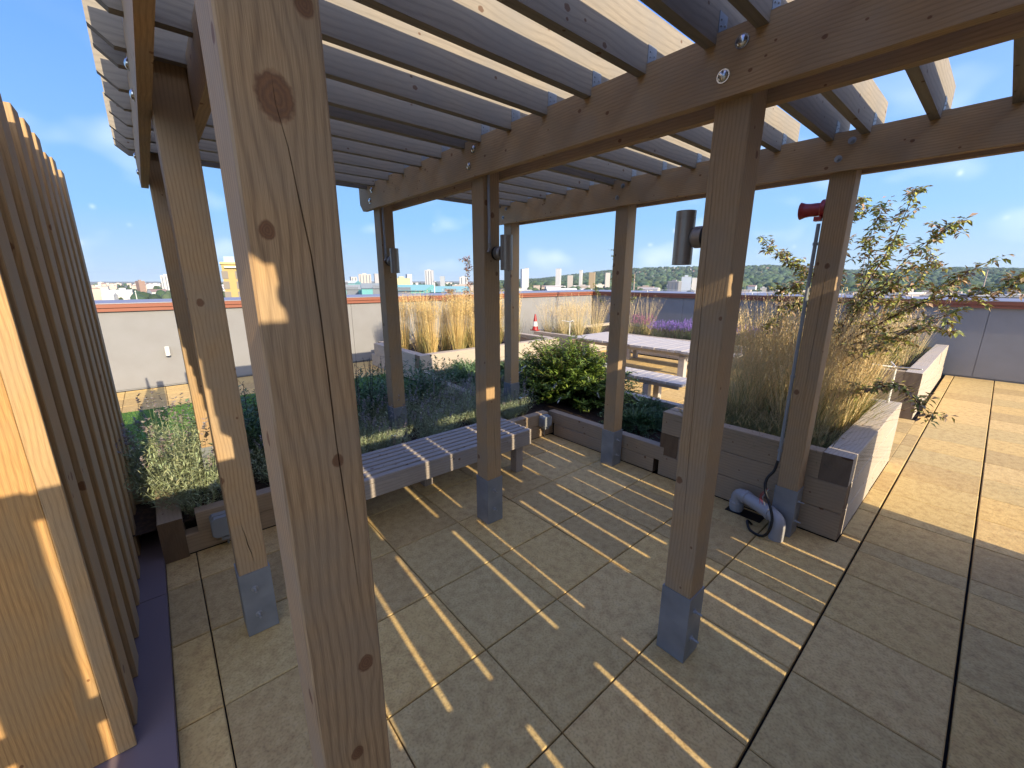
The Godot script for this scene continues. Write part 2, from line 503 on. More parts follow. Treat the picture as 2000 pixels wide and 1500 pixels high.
func build_roof_terrace() -> void:
	var deck := setting("roof_deck")
	var mb := MB.new()
	mb.box(Vector3(-9.2, -0.5, -12.4), Vector3(9, -0.05, 8))
	part(mb, "deck", M.deck, deck)
	var pav := setting("paving")
	lay(pav, -1.61, 4.84, -2.215, 2.004)
	lay(pav, 1.675, 4.84, -11.78, -2.42)
	lay(pav, 1.68, 4.84, -2.42, -2.215)
	lay(pav, 0.63, 4.84, 2.004, 3.63)
	var tp := setting("table_paving")
	lay(tp, -5.4, 0.05, -8.8, -3.96)
	lay(tp, 0.05, 1.675, -6.9, -4.63)
	lay(tp, 0.05, 0.33, -8.8, -6.9)
	var path := setting("path")
	lay(path, -8.56, -6.75, -11.7, 3.03)
	lay(path, -6.75, -5.5, -11.7, -6.6)
	# lawn
	var lw := setting("lawn")
	mb = MB.new()
	mb.box(Vector3(-6.74, -0.05, -2.2), Vector3(-3.5, 0.012, 4.5))
	part(mb, "turf", M.lawn, lw)
	mb = MB.new()
	for k in 26000:
		var p := Vector3(rnd(-6.73, -3.5), 0.01, rnd(-2.2, 2.9))
		var g := rnd(0.0, 1.0)
		mb.blade(p, Vector3(rnd(-0.4, 0.4), 1, rnd(-0.4, 0.4)).normalized(), Vector3(rnd(-0.3, 0.3), -0.1, rnd(-0.3, 0.3)), rnd(0.03, 0.05), 0.006, 1, Color(0.08 + 0.05 * g, 0.20, 0.035), Color(0.08 + 0.05 * g, 0.20, 0.035))
	var gr := part(mb, "grass_blades", M.grass, lw)
	gr.set_meta("kind", "stuff")
	# parapets
	var wl := thing("parapet_wall", "pale rendered parapet in full sun beside the lawn path", "wall", Vector3(-8.6, 0, 0), "parapet walls")
	mb = MB.new(); mb.box(Vector3(-0.30, 0, -12.0), Vector3(-0.018, 1.53, 8)); part(mb, "core", M.render, wl)
	var zz := -2.09 - 2.7 * 4
	while zz < 6.0:
		mb = MB.new()
		var z0 := maxf(zz + 0.005, -11.76)
		if zz + 2.69 > z0 + 0.05:
			mb.box(Vector3(-0.018, 0.03, z0), Vector3(0.0, 1.53, zz + 2.695)); part(mb, "panel", M.render, wl)
		zz += 2.7
	mb = MB.new(); mb.box(Vector3(-0.36, 1.53, -12.1), Vector3(0.05, 1.565, 8)); mb.box(Vector3(-0.36, 1.565, -12.1), Vector3(0.035, 1.60, 8)); mb.box(Vector3(-0.36, 1.60, -12.1), Vector3(0.06, 1.67, 8)); part(mb, "coping", M.coping, wl)
	mb = MB.new(); mb.prism(PackedVector2Array([Vector2(-0.40, 1.671), Vector2(0.07, 1.671), Vector2(0.07, 1.684), Vector2(-0.40, 1.73)]), Vector3(0, 0, -12.1), Vector3.RIGHT, Vector3.UP, Vector3.BACK, 20.1, Vector2.ONE, Vector2.ZERO); part(mb, "coping_cap", M.coping_top, wl)
	var wr := thing("parapet_wall", "grey shaded parapet behind the lavender and the picnic table", "wall", Vector3(0, 0, -11.8), "parapet walls")
	mb = MB.new(); mb.box(Vector3(-8.58, 0, -0.30), Vector3(9, 1.53, -0.018)); part(mb, "core", M.render, wr)
	var xx := -6.47 - 1.71 * 2
	while xx < 8.0:
		mb = MB.new()
		var x0 := maxf(xx + 0.005, -8.56)
		if xx + 1.7 > x0 + 0.05:
			mb.box(Vector3(x0, 0.03, -0.018), Vector3(xx + 1.705, 1.53, 0.0)); part(mb, "panel", M.render, wr)
		xx += 1.71
	mb = MB.new(); mb.box(Vector3(-8.54, 1.53, -0.36), Vector3(9, 1.565, 0.05)); mb.box(Vector3(-8.54, 1.565, -0.36), Vector3(9, 1.60, 0.035)); mb.box(Vector3(-8.54, 1.60, -0.36), Vector3(9, 1.67, 0.06)); part(mb, "coping", M.coping, wr)
	mb = MB.new(); mb.prism(PackedVector2Array([Vector2(-0.40, 1.671), Vector2(0.07, 1.671), Vector2(0.07, 1.684), Vector2(-0.40, 1.73)]), Vector3(-8.52, 0, 0), Vector3.BACK, Vector3.UP, Vector3.RIGHT, 17.5, Vector2.ONE, Vector2.ZERO); part(mb, "coping_cap", M.coping_top, wr)
	# safety line along the far coping
	var sl := thing("safety_line", "thin white safety cable on short posts along the far coping", "cable", Vector3(0, 1.69, -11.9))
	for k in 9:
		mb = MB.new(); mb.tube([Vector3(-6.2 + k * 1.75, 0, 0), Vector3(-6.2 + k * 1.75, 0.09, 0)], [0.016, 0.012], 8, Color.WHITE); part(mb, "post", M.white, sl)
	mb = MB.new(); mb.tube([Vector3(-6.3, 0.085, 0), Vector3(8.0, 0.085, 0)], [0.008, 0.008], 6, Color.WHITE); part(mb, "cable", M.white, sl)

# ---------------------------------------------------------------- pergola
# extruded outline: p.x runs along the board (grain), th is the thickness along 'thick'
func plank(mb: MB, prof: PackedVector2Array, o: Vector3, ax: Vector3, ay: Vector3, thick: Vector3, th: float, tex: Vector2, of: Vector2, col := Color.WHITE) -> void:
	var pr := prof
	var area := 0.0
	for k in pr.size():
		var q := pr[(k + 1) % pr.size()]
		area += pr[k].x * q.y - q.x * pr[k].y
	if (area < 0.0) == (ax.cross(ay).dot(thick) > 0.0):
		pr = pr.duplicate(); pr.reverse()
	var m := pr.size()
	for k in m:
		var p := pr[k]; var q := pr[(k + 1) % m]
		var a := o + ax * p.x + ay * p.y; var b := o + ax * q.x + ay * q.y
		var w := th / tex.x
		mb.quad(a, a + thick * th, b + thick * th, b, Vector2(0.5, p.x / tex.y) + of, Vector2(0.5 + w, p.x / tex.y) + of, Vector2(0.5 + w, q.x / tex.y) + of, Vector2(0.5, q.x / tex.y) + of, col)
	for s in 2:
		var nn := thick * (1.0 if s == 1 else -1.0)
		var k0 := mb.v.size()
		for k in m:
			mb.vert(o + ax * pr[k].x + ay * pr[k].y + thick * (th * s), nn, Vector2(pr[k].y / tex.x + 0.45 * s, pr[k].x / tex.y) + of, col)
		for k in range(1, m - 1):
			if s == 0:
				mb.i.append(k0); mb.i.append(k0 + k); mb.i.append(k0 + k + 1)
			else:
				mb.i.append(k0); mb.i.append(k0 + k + 1); mb.i.append(k0 + k)
# square post with drying cracks cut into its faces; cracks[face] = [Vector3(across, height, half width)]
func post_mesh(y0: float, y1: float, hw: float, sheet: Vector2, of: Vector2, cracks: Dictionary) -> MB:
	var mb := MB.new()
	var ch := 0.004
	var nrm := [Vector3.RIGHT, Vector3.FORWARD, Vector3.LEFT, Vector3.BACK]
	for f in 4:
		var nn: Vector3 = nrm[f]
		var ss := Vector3.UP.cross(nn)
		var rows := [Vector3(0, y0, 0), Vector3(0, y1, 0)]
		if cracks.has(f):
			rows = [Vector3(cracks[f][0].x, y0, 0)] + cracks[f] + [Vector3(cracks[f][-1].x, y1, 0)]
		var l := -hw + ch; var r := hw - ch
		var P := func(s: float, y: float, dep: float) -> Vector3: return ss * s + Vector3.UP * y + nn * (hw - dep)
		var U := func(s: float, y: float) -> Vector2: return Vector2((f * hw * 2.0 + s + hw) / sheet.x, y / sheet.y) + of
		for k in rows.size() - 1:
			var a: Vector3 = rows[k]; var b: Vector3 = rows[k + 1]
			if rows.size() == 2:
				mb.quad(P.call(l, a.y, 0), P.call(l, b.y, 0), P.call(r, b.y, 0), P.call(r, a.y, 0), U.call(l, a.y), U.call(l, b.y), U.call(r, b.y), U.call(r, a.y), Color.WHITE)
				continue
			mb.quad(P.call(l, a.y, 0), P.call(l, b.y, 0), P.call(b.x - b.z, b.y, 0), P.call(a.x - a.z, a.y, 0), U.call(l, a.y), U.call(l, b.y), U.call(b.x - b.z, b.y), U.call(a.x - a.z, a.y), Color.WHITE)
			mb.quad(P.call(a.x + a.z, a.y, 0), P.call(b.x + b.z, b.y, 0), P.call(r, b.y, 0), P.call(r, a.y, 0), U.call(a.x + a.z, a.y), U.call(b.x + b.z, b.y), U.call(r, b.y), U.call(r, a.y), Color.WHITE)
			if a.z + b.z > 0.0:
				var da := minf(a.z * 14.0, 0.03); var db := minf(b.z * 14.0, 0.03)
				mb.quad(P.call(a.x - a.z, a.y, 0), P.call(b.x - b.z, b.y, 0), P.call(b.x, b.y, db), P.call(a.x, a.y, da), U.call(a.x, a.y), U.call(b.x, b.y), U.call(b.x, b.y), U.call(a.x, a.y), Color.WHITE)
				mb.quad(P.call(a.x, a.y, da), P.call(b.x, b.y, db), P.call(b.x + b.z, b.y, 0), P.call(a.x + a.z, a.y, 0), U.call(a.x, a.y), U.call(b.x, b.y), U.call(b.x, b.y), U.call(a.x, a.y), Color.WHITE)
		# eased corner to the next face
		var n2: Vector3 = nrm[(f + 1) % 4]
		var s2 := Vector3.UP.cross(n2)
		mb.quad(P.call(r, y0, 0), P.call(r, y1, 0), n2 * hw + s2 * l + Vector3.UP * y1, n2 * hw + s2 * l + Vector3.UP * y0, U.call(r, y0), U.call(r, y1), U.call(hw, y1), U.call(hw, y0), Color.WHITE)
	mb.q4(Vector3(-hw, y1, -hw), Vector3(hw, y1, -hw), Vector3(hw, y1, hw), Vector3(-hw, y1, hw))
	return mb
func crack(s0: float, ya: float, yb: float, w: float, drift: float) -> Array:
	var out := []
	var n := 12
	var s := s0
	for k in n + 1:
		var f := float(k) / n
		out.append(Vector3(s, lerpf(ya, yb, f), w * sin(PI * f) * rnd(0.7, 1.2)))
		s += drift / n + rnd(-0.002, 0.002)
	return out
func bolt_dome(parent: Node, p: Vector3, axis: Vector3, r: float) -> void:
	var mb := MB.new()
	mb.lathe([Vector2(0.0, 0.004), Vector2(r * 1.25, 0.004), Vector2(r * 1.25, 0.0)].duplicate(), p, axis, 20, Color.WHITE)
	var prof := []
	for k in 7:
		var a := PI * 0.5 * k / 6.0
		prof.append(Vector2(r * sin(PI * 0.5 - a) if k < 6 else 0.0, 0.004 + r * 0.55 * sin(a)))
	mb.lathe(prof, p, axis, 20, Color.WHITE)
	part(mb, "bolt", M.chrome, parent)
func bolt_nut(parent: Node, p: Vector3, axis: Vector3, r: float, stick: float) -> void:
	var mb := MB.new()
	mb.lathe([Vector2(0.0, 0.003), Vector2(r * 1.9, 0.003), Vector2(r * 1.9, 0.0)], p, axis, 18, Color.WHITE)
	mb.lathe([Vector2(r * 1.15, 0.003), Vector2(r * 1.15, 0.013), Vector2(r * 0.6, 0.013)], p, axis, 6, Color.WHITE)
	mb.lathe([Vector2(r * 0.6, 0.0), Vector2(r * 0.6, stick), Vector2(0.0, stick)], p, axis, 12, Color.WHITE)
	part(mb, "bolt", M.zinc, parent)
const PX := [-2.275, -0.475, 1.325, 3.125]
const PZ := [1.562, -0.26, -2.066]
func build_pergola() -> void:
	var pg := thing("pergola", "large timber pergola of square posts, paired beams and overhead joists", "pergola")
	for ix in 4:
		for iz in 3:
			var raised: bool = ix == 0
			var y0 := 0.24 if raised else 0.012
			var cr := {}
			var sheet := TEX
			var of := off()
			var mat: Material = M.post
			if ix == 2 and iz == 0:
				mat = M.near_post; sheet = Vector2(0.6, 3.2); of = Vector2.ZERO
				var pts := [[2.43, -0.010], [2.368, -0.008], [2.308, 0.003], [2.224, 0.011], [2.141, 0.02], [2.034, 0.024], [1.919, 0.026], [1.794, 0.027], [1.681, 0.031], [1.56, 0.036], [1.469, 0.039], [1.36, 0.040]]
				pts.reverse()
				var a := []
				for k in pts.size(): a.append(Vector3(pts[k][1], pts[k][0], 0.0016 * sin(PI * k / (pts.size() - 1.0))))
				cr[0] = a
			elif ix == 2 and iz == 1:
				cr[3] = crack(0.002, 0.5, 2.8, 0.0016, -0.05)
				cr[0] = crack(0.01, 0.45, 0.9, 0.0014, 0.0)
			elif ix == 1 and iz == 1:
				cr[0] = crack(0.02, 0.46, 1.05, 0.0018, -0.02); cr[3] = crack(-0.02, 0.9, 1.8, 0.002, 0.01)
			elif ix == 1 and iz == 0:
				cr[0] = crack(0.01, 0.45, 0.78, 0.0022, -0.035)
			else:
				cr[0] = crack(rnd(-0.03, 0.03), rnd(0.5, 1.0), rnd(1.6, 2.6), 0.0014, rnd(-0.02, 0.02))
				if rng.randf() < 0.6: cr[3] = crack(rnd(-0.03, 0.03), rnd(0.8, 1.2), rnd(1.6, 2.6), 0.0014, rnd(-0.02, 0.02))
			var p := part(post_mesh(y0, 3.06, 0.075, sheet, of, cr), "post", mat, pg)
			p.position = Vector3(PX[ix], 0, PZ[iz] + (0.008 if ix == 2 and iz == 0 else 0.0))
			# galvanised shoe
			var sb := MB.new()
			var o := 0.082; var th := 0.006; var h := 0.42
			var e := y0 - 0.01
			sb.box(Vector3(o - th, e, -o), Vector3(o, e + h, o)); sb.box(Vector3(-o, e, -o), Vector3(-o + th, e + h, o))
			sb.box(Vector3(-o + th, e, o - th), Vector3(o - th, e + h, o)); sb.box(Vector3(-o + th, e, -o), Vector3(o - th, e + h, -o + th))
			sb.box(Vector3(-o + th, e, -o + th), Vector3(o - th, e + 0.008, o - th))
			part(sb, "post_shoe", M.galv, p)
			for yy in [0.13, 0.31]:
				bolt_nut(p, Vector3(o, e + yy, 0.012), Vector3.RIGHT, 0.010, 0.042)
	# paired beams along x, ends splayed at the bottom
	for iz in 3:
		for s in [-1.0, 1.0]:
			var mb := MB.new()
			var pr := PackedVector2Array([Vector2(-2.58, 2.90), Vector2(-2.58, 3.07), Vector2(3.43, 3.07), Vector2(3.43, 2.90), Vector2(3.36, 2.825), Vector2(-2.51, 2.825)])
			var z0: float = PZ[iz] + (0.0765 if s > 0 else -0.0765 - 0.047)
			plank(mb, pr, Vector3(0, 0, z0), Vector3.RIGHT, Vector3.UP, Vector3.BACK, 0.047, Vector2(0.6, 4.2), off())
			var bm := part(mb, "beam", M.beam, pg)
			if s > 0:
				for ix in 4:
					for b in [[-0.03, 2.905], [0.03, 3.005]]:
						if iz == 2: bolt_nut(bm, Vector3(PX[ix] + b[0], b[1], z0 + 0.047), Vector3.BACK, 0.012, 0.02)
						else: bolt_dome(bm, Vector3(PX[ix] + b[0], b[1], z0 + 0.047), Vector3.BACK, 0.021)
			elif iz == 0:
				for ix in 4:
					bolt_nut(bm, Vector3(PX[ix], 2.95, z0), Vector3.FORWARD, 0.012, 0.02)
	# joists along z, resting in the beams, ends splayed
	var xs := []
	for ix in 3:
		for k in 6: xs.append(PX[ix] + 0.098 + k * (1.604 / 5.0))
	xs.append(PX[0] - 0.098); xs.append(PX[3] + 0.098)
	for x in xs:
		var mb := MB.new()
		var a: float = PZ[2] - 0.205 + rnd(-0.01, 0.01); var b: float = PZ[0] + 0.228 + rnd(-0.008, 0.008)
		var pr := PackedVector2Array([Vector2(a, 3.09), Vector2(a, 3.28), Vector2(b, 3.28), Vector2(b, 3.09), Vector2(b - 0.07, 3.03), Vector2(a + 0.07, 3.03)])
		plank(mb, pr, Vector3(x - 0.0235, 0, 0), Vector3.BACK, Vector3.UP, Vector3.RIGHT, 0.047, Vector2(0.6, 4.2), off())
		var jo := part(mb, "joist", M.joist, pg)
		for iz in 3:
			var hb := MB.new()
			var zc: float = PZ[iz] + 0.05
			hb.box(Vector3(x + 0.0238, 3.071, zc), Vector3(x + 0.0262, 3.15, zc + 0.07)); hb.box(Vector3(x + 0.0262, 3.071, zc), Vector3(x + 0.06, 3.0735, zc + 0.07))
			for q in 4:
				hb.lathe([Vector2(0.005, 0.0), Vector2(0.003, 0.003), Vector2(0.0, 0.003)], Vector3(x + 0.0262, 3.09 + 0.022 * (q / 2) + 0.012 * (q % 2), zc + 0.018 + 0.034 * (q % 2)), Vector3.RIGHT, 8, Color(0.3, 0.3, 0.3))
			part(hb, "bracket", M.galv, jo)

# ---------------------------------------------------------------- screens
func build_screens() -> void:
	var fs := thing("slatted_screen", "tall screen of upright timber slats on a purple base channel", "screen", Vector3(0, 0, 2.14), "slatted timber screens")
	var x := -0.10
	var mb := MB.new()
	while x > -2.95:
		mb = MB.new()
		var w := 0.165 + rnd(-0.006, 0.006)
		mb.timber(Vector3(x - w * 0.5, 0.06, 0.05), Vector3(x - w * 0.5, 2.93 + rnd(-0.02, 0.02), 0.05 + rnd(-0.005, 0.005)), Vector3.RIGHT, w, 0.1, 0.003, TEX, off())
		part(mb, "slat", M.slat, fs)
		mb = MB.new()
		mb.timber(Vector3(x - 0.25, 0.06, 0.225), Vector3(x - 0.25, 2.90, 0.225), Vector3.RIGHT, 0.32, 0.03, 0.002, TEX, off())
		part(mb, "back_board", M.screen, fs)
		x -= 0.325 + rnd(-0.008, 0.008)
	mb = MB.new(); mb.timber(Vector3(0.01, 0.06, 0.031), Vector3(0.01, 2.93, 0.031), Vector3.RIGHT, 0.022, 0.062, 0.002, TEX, off()); part(mb, "end_board", M.slat, fs)
	mb = MB.new(); mb.timber(Vector3(0.008, 0.06, 0.343), Vector3(0.008, 2.93, 0.343), Vector3.RIGHT, 0.022, 0.56, 0.002, TEX, off()); part(mb, "end_board", M.end_post, fs)
	mb = MB.new(); mb.timber(Vector3(-0.05, 0.06, 0.1), Vector3(-0.05, 2.9, 0.1), Vector3.RIGHT, 0.09, 0.1, 0.003, TEX, off()); part(mb, "end_post", M.screen, fs)
	for y in [0.35, 1.5, 2.6]:
		mb = MB.new(); mb.timber(Vector3(-2.95, y, 0.158), Vector3(-0.1, y, 0.158), Vector3.UP, 0.09, 0.1, 0.003, TEX, off()); part(mb, "rail", M.screen, fs)
	for q in [[-3.0, -1.1], [-1.094, 0.62]]:
		mb = MB.new(); mb.box(Vector3(q[0], 0, -0.135), Vector3(q[1], 0.055, 0.27)); part(mb, "base_channel", M.purple, fs)
	# second screen behind the camera's right shoulder; its slits let the low sun through in streaks
	var D := 3.5
	var es := thing("boarded_screen", "boarded timber screen with narrow upright gaps east of the pergola", "screen", Vector3(D, 0, 0), "slatted timber screens")
	var edges := []
	var z := -3.10
	for j in range(-5, 19):
		if j in [-5, -4, -3, -1, 6, 9, 13, 14, 15]: continue
		var zc := -1.761 + 0.26 * j
		var hw: float = 0.0135 * {1: 0.7, 2: 0.45, 7: 0.55}.get(j, 1.0)
		edges.append([z, zc - hw]); z = zc + hw
	edges.append([z, 3.30])
	for e in edges:
		mb = MB.new(); mb.timber(Vector3(0.011, 0.05, (e[0] + e[1]) * 0.5), Vector3(0.011, 3.06, (e[0] + e[1]) * 0.5), Vector3.BACK, e[1] - e[0], 0.022, 0.002, TEX, off()); part(mb, "board", M.screen, es)
	for r in [[0.0, SUN_T * (D - 1.79)], [SUN_T * (D - 1.02), SUN_T * (D - 0.75)], [SUN_T * (D + 0.58), SUN_T * (D + 0.82)], [2.97, 3.06]]:
		mb = MB.new(); mb.timber(Vector3(0.045, (r[0] + r[1]) * 0.5, -3.1), Vector3(0.045, (r[0] + r[1]) * 0.5, 3.3), Vector3.UP, r[1] - r[0], 0.045, 0.002, TEX, off()); part(mb, "rail", M.screen, es)
	for pz in [-3.04, -0.3, 2.3]:
		mb = MB.new(); mb.timber(Vector3(0.12, 0, pz), Vector3(0.12, 3.06, pz), Vector3.BACK, 0.1, 0.1, 0.004, TEX, off()); part(mb, "post", M.screen, es)

# ---------------------------------------------------------------- sleepers
# a wall of stacked sleepers from a to b (centre line on the ground), layers high
func sleeper_run(parent: Node, a: Vector3, b: Vector3, layers: int, lh: float, th: float, mat: Material, y0 := 0.0, most := 2.2, lap := 0, ends := []) -> void:
	var d := (b - a).normalized()
	var side := d.cross(Vector3.UP).normalized()
	var ln := a.distance_to(b)
	for l in layers:
		var s := 0.0
		var ext0 := th * 0.5 if (l + lap) % 2 == 0 else -th * 0.5
		s = -ext0
		var stop := ln + ext0
		if ends.size() > l:
			s = -ends[l][0]; stop = ln + ends[l][1]
		var n := maxi(1, ceili((stop - s) / most))
		var cut := []
		for k in n + 1: cut.append(lerpf(s, stop, float(k) / n) + (rnd(-0.25, 0.25) if k > 0 and k < n else 0.0))
		for k in n:
			var mb := MB.new()
			var jit := side * rnd(-0.004, 0.004)
			var y := y0 + (l + 0.5) * lh
			mb.timber(a + d * (cut[k] + 0.0015) + jit + Vector3.UP * y, a + d * (cut[k + 1] - 0.0015) + jit + Vector3.UP * (y + rnd(-0.002, 0.002)), side, th, lh - 0.004, 0.005, TEX, off(), Color.WHITE, Color(0.42, 0.36, 0.30))
			part(mb, "sleeper", mat, parent)
func soil_box(parent: Node, mn: Vector3, mx: Vector3) -> void:
	var mb := MB.new()
	var nx := 10; var nz := 10
	var pts := []
	for a in nx + 1:
		for b in nz + 1:
			pts.append(Vector3(lerpf(mn.x, mx.x, float(a) / nx), mx.y + rnd(-0.02, 0.02), lerpf(mn.z, mx.z, float(b) / nz)))
	for a in nx:
		for b in nz:
			var k := a * (nz + 1) + b
			mb.q4(pts[k], pts[k + nz + 1], pts[k + nz + 2], pts[k + 1])
	part(mb, "soil", M.soil, parent)
func build_planters() -> void:
	# raised planter beside the drain pipe
	var t := thing("raised_planter", "tall three-sleeper planter with the grey drain pipe at its foot", "planter", Vector3.ZERO, "sleeper planters")
	sleeper_run(t, Vector3(0.25, 0, -2.28), Vector3(1.475, 0, -2.28), 3, 0.245, 0.12, M.sleeper, 0.0, 3.0, 1, [[0.2, 0.2], [0.0, 0.2], [0.2, 0.0]])
	sleeper_run(t, Vector3(1.575, 0, -2.345), Vector3(1.575, 0, -4.62), 3, 0.245, 0.2, M.sleeper_old, 0.0, 1.6, 0, [[0, 0], [0, 0], [0.125, 0]])
	sleeper_run(t, Vector3(0.15, 0, -2.345), Vector3(0.15, 0, -4.62), 3, 0.245, 0.2, M.sleeper, 0.0, 2.4, 1, [[0, 0], [0.125, 0], [0, 0]])
	sleeper_run(t, Vector3(0.25, 0, -4.56), Vector3(1.475, 0, -4.56), 3, 0.245, 0.12, M.sleeper, 0.0, 3.0, 1, [[0, 0], [0, 0], [0, 0]])
	soil_box(t, Vector3(0.2, 0.3, -4.5), Vector3(1.5, 0.62, -2.33))
	# the next planter along the paved walk
	t = thing("raised_planter", "long weathered planter running up to the grey parapet", "planter", Vector3.ZERO, "sleeper planters")
	sleeper_run(t, Vector3(1.53, 0, -6.9), Vector3(1.53, 0, -11.3), 3, 0.245, 0.2, M.sleeper_old, 0.0, 1.6, 0, [[0, 0], [0, 0], [0, 0]])
	sleeper_run(t, Vector3(0.52, 0, -6.97), Vector3(1.43, 0, -6.97), 3, 0.245, 0.12, M.sleeper, 0.0, 3.0, 1, [[0, 0], [0, 0], [0, 0]])
	sleeper_run(t, Vector3(0.42, 0, -6.9), Vector3(0.42, 0, -11.3), 3, 0.245, 0.2, M.sleeper_old, 0.0, 1.6, 0, [[0, 0], [0, 0], [0, 0]])
	soil_box(t, Vector3(0.5, 0.3, -11.7), Vector3(1.45, 0.62, -7.0))
	# planter of grasses on the sunny side of the walk
	t = thing("raised_planter", "sleeper planter on the sunny side of the paved walk", "planter", Vector3.ZERO, "sleeper planters")
	sleeper_run(t, Vector3(4.3, 0, -3.3), Vector3(4.3, 0, -5.2), 2, 0.245, 0.2, M.sleeper_old, 0.0, 2.4, 0)
	sleeper_run(t, Vector3(4.42, 0, -3.26), Vector3(5.2, 0, -3.26), 2, 0.245, 0.12, M.sleeper_old, 0.0, 2.4, 1)
	sleeper_run(t, Vector3(5.2, 0, -3.3), Vector3(5.2, 0, -5.2), 2, 0.245, 0.2, M.sleeper_old, 0.0, 2.4, 0)
	soil_box(t, Vector3(4.4, 0.2, -5.2), Vector3(5.1, 0.42, -3.3))
	# low border round two sides of the pergola floor
	t = thing("sleeper_border", "low sleeper edging around the pergola floor behind the bench", "border", Vector3.ZERO, "low sleeper borders")
	sleeper_run(t, Vector3(-1.665, 0, 1.83), Vector3(-1.665, 0, -2.22), 2, 0.166, 0.11, M.sleeper, 0.0, 2.4, 0)
	sleeper_run(t, Vector3(-1.60, 0, -2.275), Vector3(0.045, 0, -2.275), 2, 0.166, 0.11, M.sleeper, 0.0, 2.4, 1)
	sleeper_run(t, Vector3(-0.01, 0, -3.88), Vector3(-3.5, 0, -3.88), 2, 0.166, 0.12, M.sleeper_old, 0.0, 2.4, 0)
	var mb := MB.new(); mb.timber(Vector3(-2.25, 0.168, 1.93), Vector3(-1.575, 0.168, 1.93), Vector3.BACK, 0.15, 0.334, 0.006, TEX, off(), Color.WHITE, Color(0.42, 0.36, 0.30)); part(mb, "sleeper", M.sleeper, t)
	sleeper_run(t, Vector3(-2.38, 0, 1.98), Vector3(-2.38, 0, 3.2), 2, 0.166, 0.15, M.sleeper, 0.0, 2.4, 0)
	soil_box(t, Vector3(-3.55, 0, -2.3), Vector3(-1.7, 0.24, 3.2))
	soil_box(t, Vector3(-3.55, 0, -3.86), Vector3(0.08, 0.24, -2.3))
	# curved low border and upper planter by the lawn
	t = thing("sleeper_border", "low pale sleeper edging curving round the dark conifers by the lawn", "border", Vector3.ZERO, "low sleeper borders")
	sleeper_run(t, Vector3(-5.36, 0, -2.30), Vector3(-4.35, 0, -2.12), 2, 0.15, 0.12, M.sleeper_old, 0.0, 0.55, 0)
	sleeper_run(t, Vector3(-4.31, 0, -2.10), Vector3(-3.3, 0, -2.02), 2, 0.15, 0.12, M.sleeper_old, 0.0, 0.55, 1)
	soil_box(t, Vector3(-5.4, 0, -5.0), Vector3(-3.55, 0.22, -2.2))
	t = thing("grass_planter", "square weathered planter full of golden grasses beside the lawn", "planter", Vector3.ZERO, "sleeper planters")
	sleeper_run(t, Vector3(-7.9, 0, -2.38), Vector3(-5.56, 0, -2.38), 2, 0.29, 0.2, M.sleeper_old, 0.0, 1.3, 0)
	sleeper_run(t, Vector3(-5.55, 0, -2.38), Vector3(-5.55, 0, -6.4), 2, 0.29, 0.2, M.sleeper_old, 0.0, 2.4, 1)
	sleeper_run(t, Vector3(-7.9, 0, -2.58), Vector3(-7.9, 0, -6.4), 2, 0.29, 0.2, M.sleeper_old, 0.0, 2.4, 1)
	sleeper_run(t, Vector3(-7.7, 0, -6.4), Vector3(-5.75, 0, -6.4), 2, 0.29, 0.2, M.sleeper_old, 0.0, 2.4, 1)
	soil_box(t, Vector3(-7.85, 0.2, -6.35), Vector3(-5.6, 0.48, -2.45))
	t = thing("corner_planter", "sleeper planter of grasses in the corner of the parapets", "planter", Vector3.ZERO, "sleeper planters")
	sleeper_run(t, Vector3(-7.4, 0, -7.4), Vector3(-5.6, 0, -7.4), 2, 0.27, 0.18, M.sleeper_old, 0.0, 2.4, 0)
	sleeper_run(t, Vector3(-7.4, 0, -7.6), Vector3(-7.4, 0, -11.6), 2, 0.27, 0.18, M.sleeper_old, 0.0, 2.4, 1)
	sleeper_run(t, Vector3(-5.6, 0, -7.6), Vector3(-5.6, 0, -8.9), 2, 0.27, 0.18, M.sleeper_old, 0.0, 2.4, 1)
	soil_box(t, Vector3(-7.35, 0.2, -11.7), Vector3(-5.5, 0.46, -7.45))
	t = thing("flower_planter", "long sleeper planter of lavender behind the picnic table", "planter", Vector3.ZERO, "sleeper planters")
	sleeper_run(t, Vector3(-5.4, 0, -9.0), Vector3(0.28, 0, -9.0), 2, 0.27, 0.18, M.sleeper_old, 0.0, 2.4, 0)
	soil_box(t, Vector3(-5.5, 0.2, -11.7), Vector3(0.3, 0.46, -9.05))

# ---------------------------------------------------------------- bench, tables
func build_bench() -> void:
	var t := thing("slatted_bench", "long low bench with grey timber slats against the sleeper edging", "bench", Vector3(-1.23, 0, 0))
	var za := -1.22; var zb := 0.92
	for k in 7:
		var mb := MB.new()
		var x := -0.255 + k * 0.0835
		mb.timber(Vector3(x, 0.468, za), Vector3(x, 0.468 + rnd(-0.002, 0.002), zb), Vector3.RIGHT, 0.060, 0.045, 0.005, TEX, off()); part(mb, "slat", M.bench, t)
	for x in [0.257, -0.28]:
		var mb := MB.new(); mb.timber(Vector3(x, 0.38, za + 0.004), Vector3(x, 0.38, zb - 0.004), Vector3.RIGHT, 0.045, 0.128, 0.004, TEX, off()); part(mb, "rail", M.bench, t)
	for z in [za + 0.13, -0.15, zb - 0.15]:
		for x in [0.18, -0.2]:
			if absf(z + 0.15) < 0.01 and x > 0: continue
			var mb := MB.new(); mb.timber(Vector3(x, 0.001, z), Vector3(x, 0.444, z), Vector3.RIGHT, 0.1, 0.1, 0.005, TEX, off()); part(mb, "leg", M.bench, t)
		var cb := MB.new(); cb.timber(Vector3(-0.257, 0.42, z + 0.07), Vector3(0.234, 0.42, z + 0.07), Vector3.BACK, 0.04, 0.045, 0.003, TEX, off()); part(cb, "crosspiece", M.bench, t)
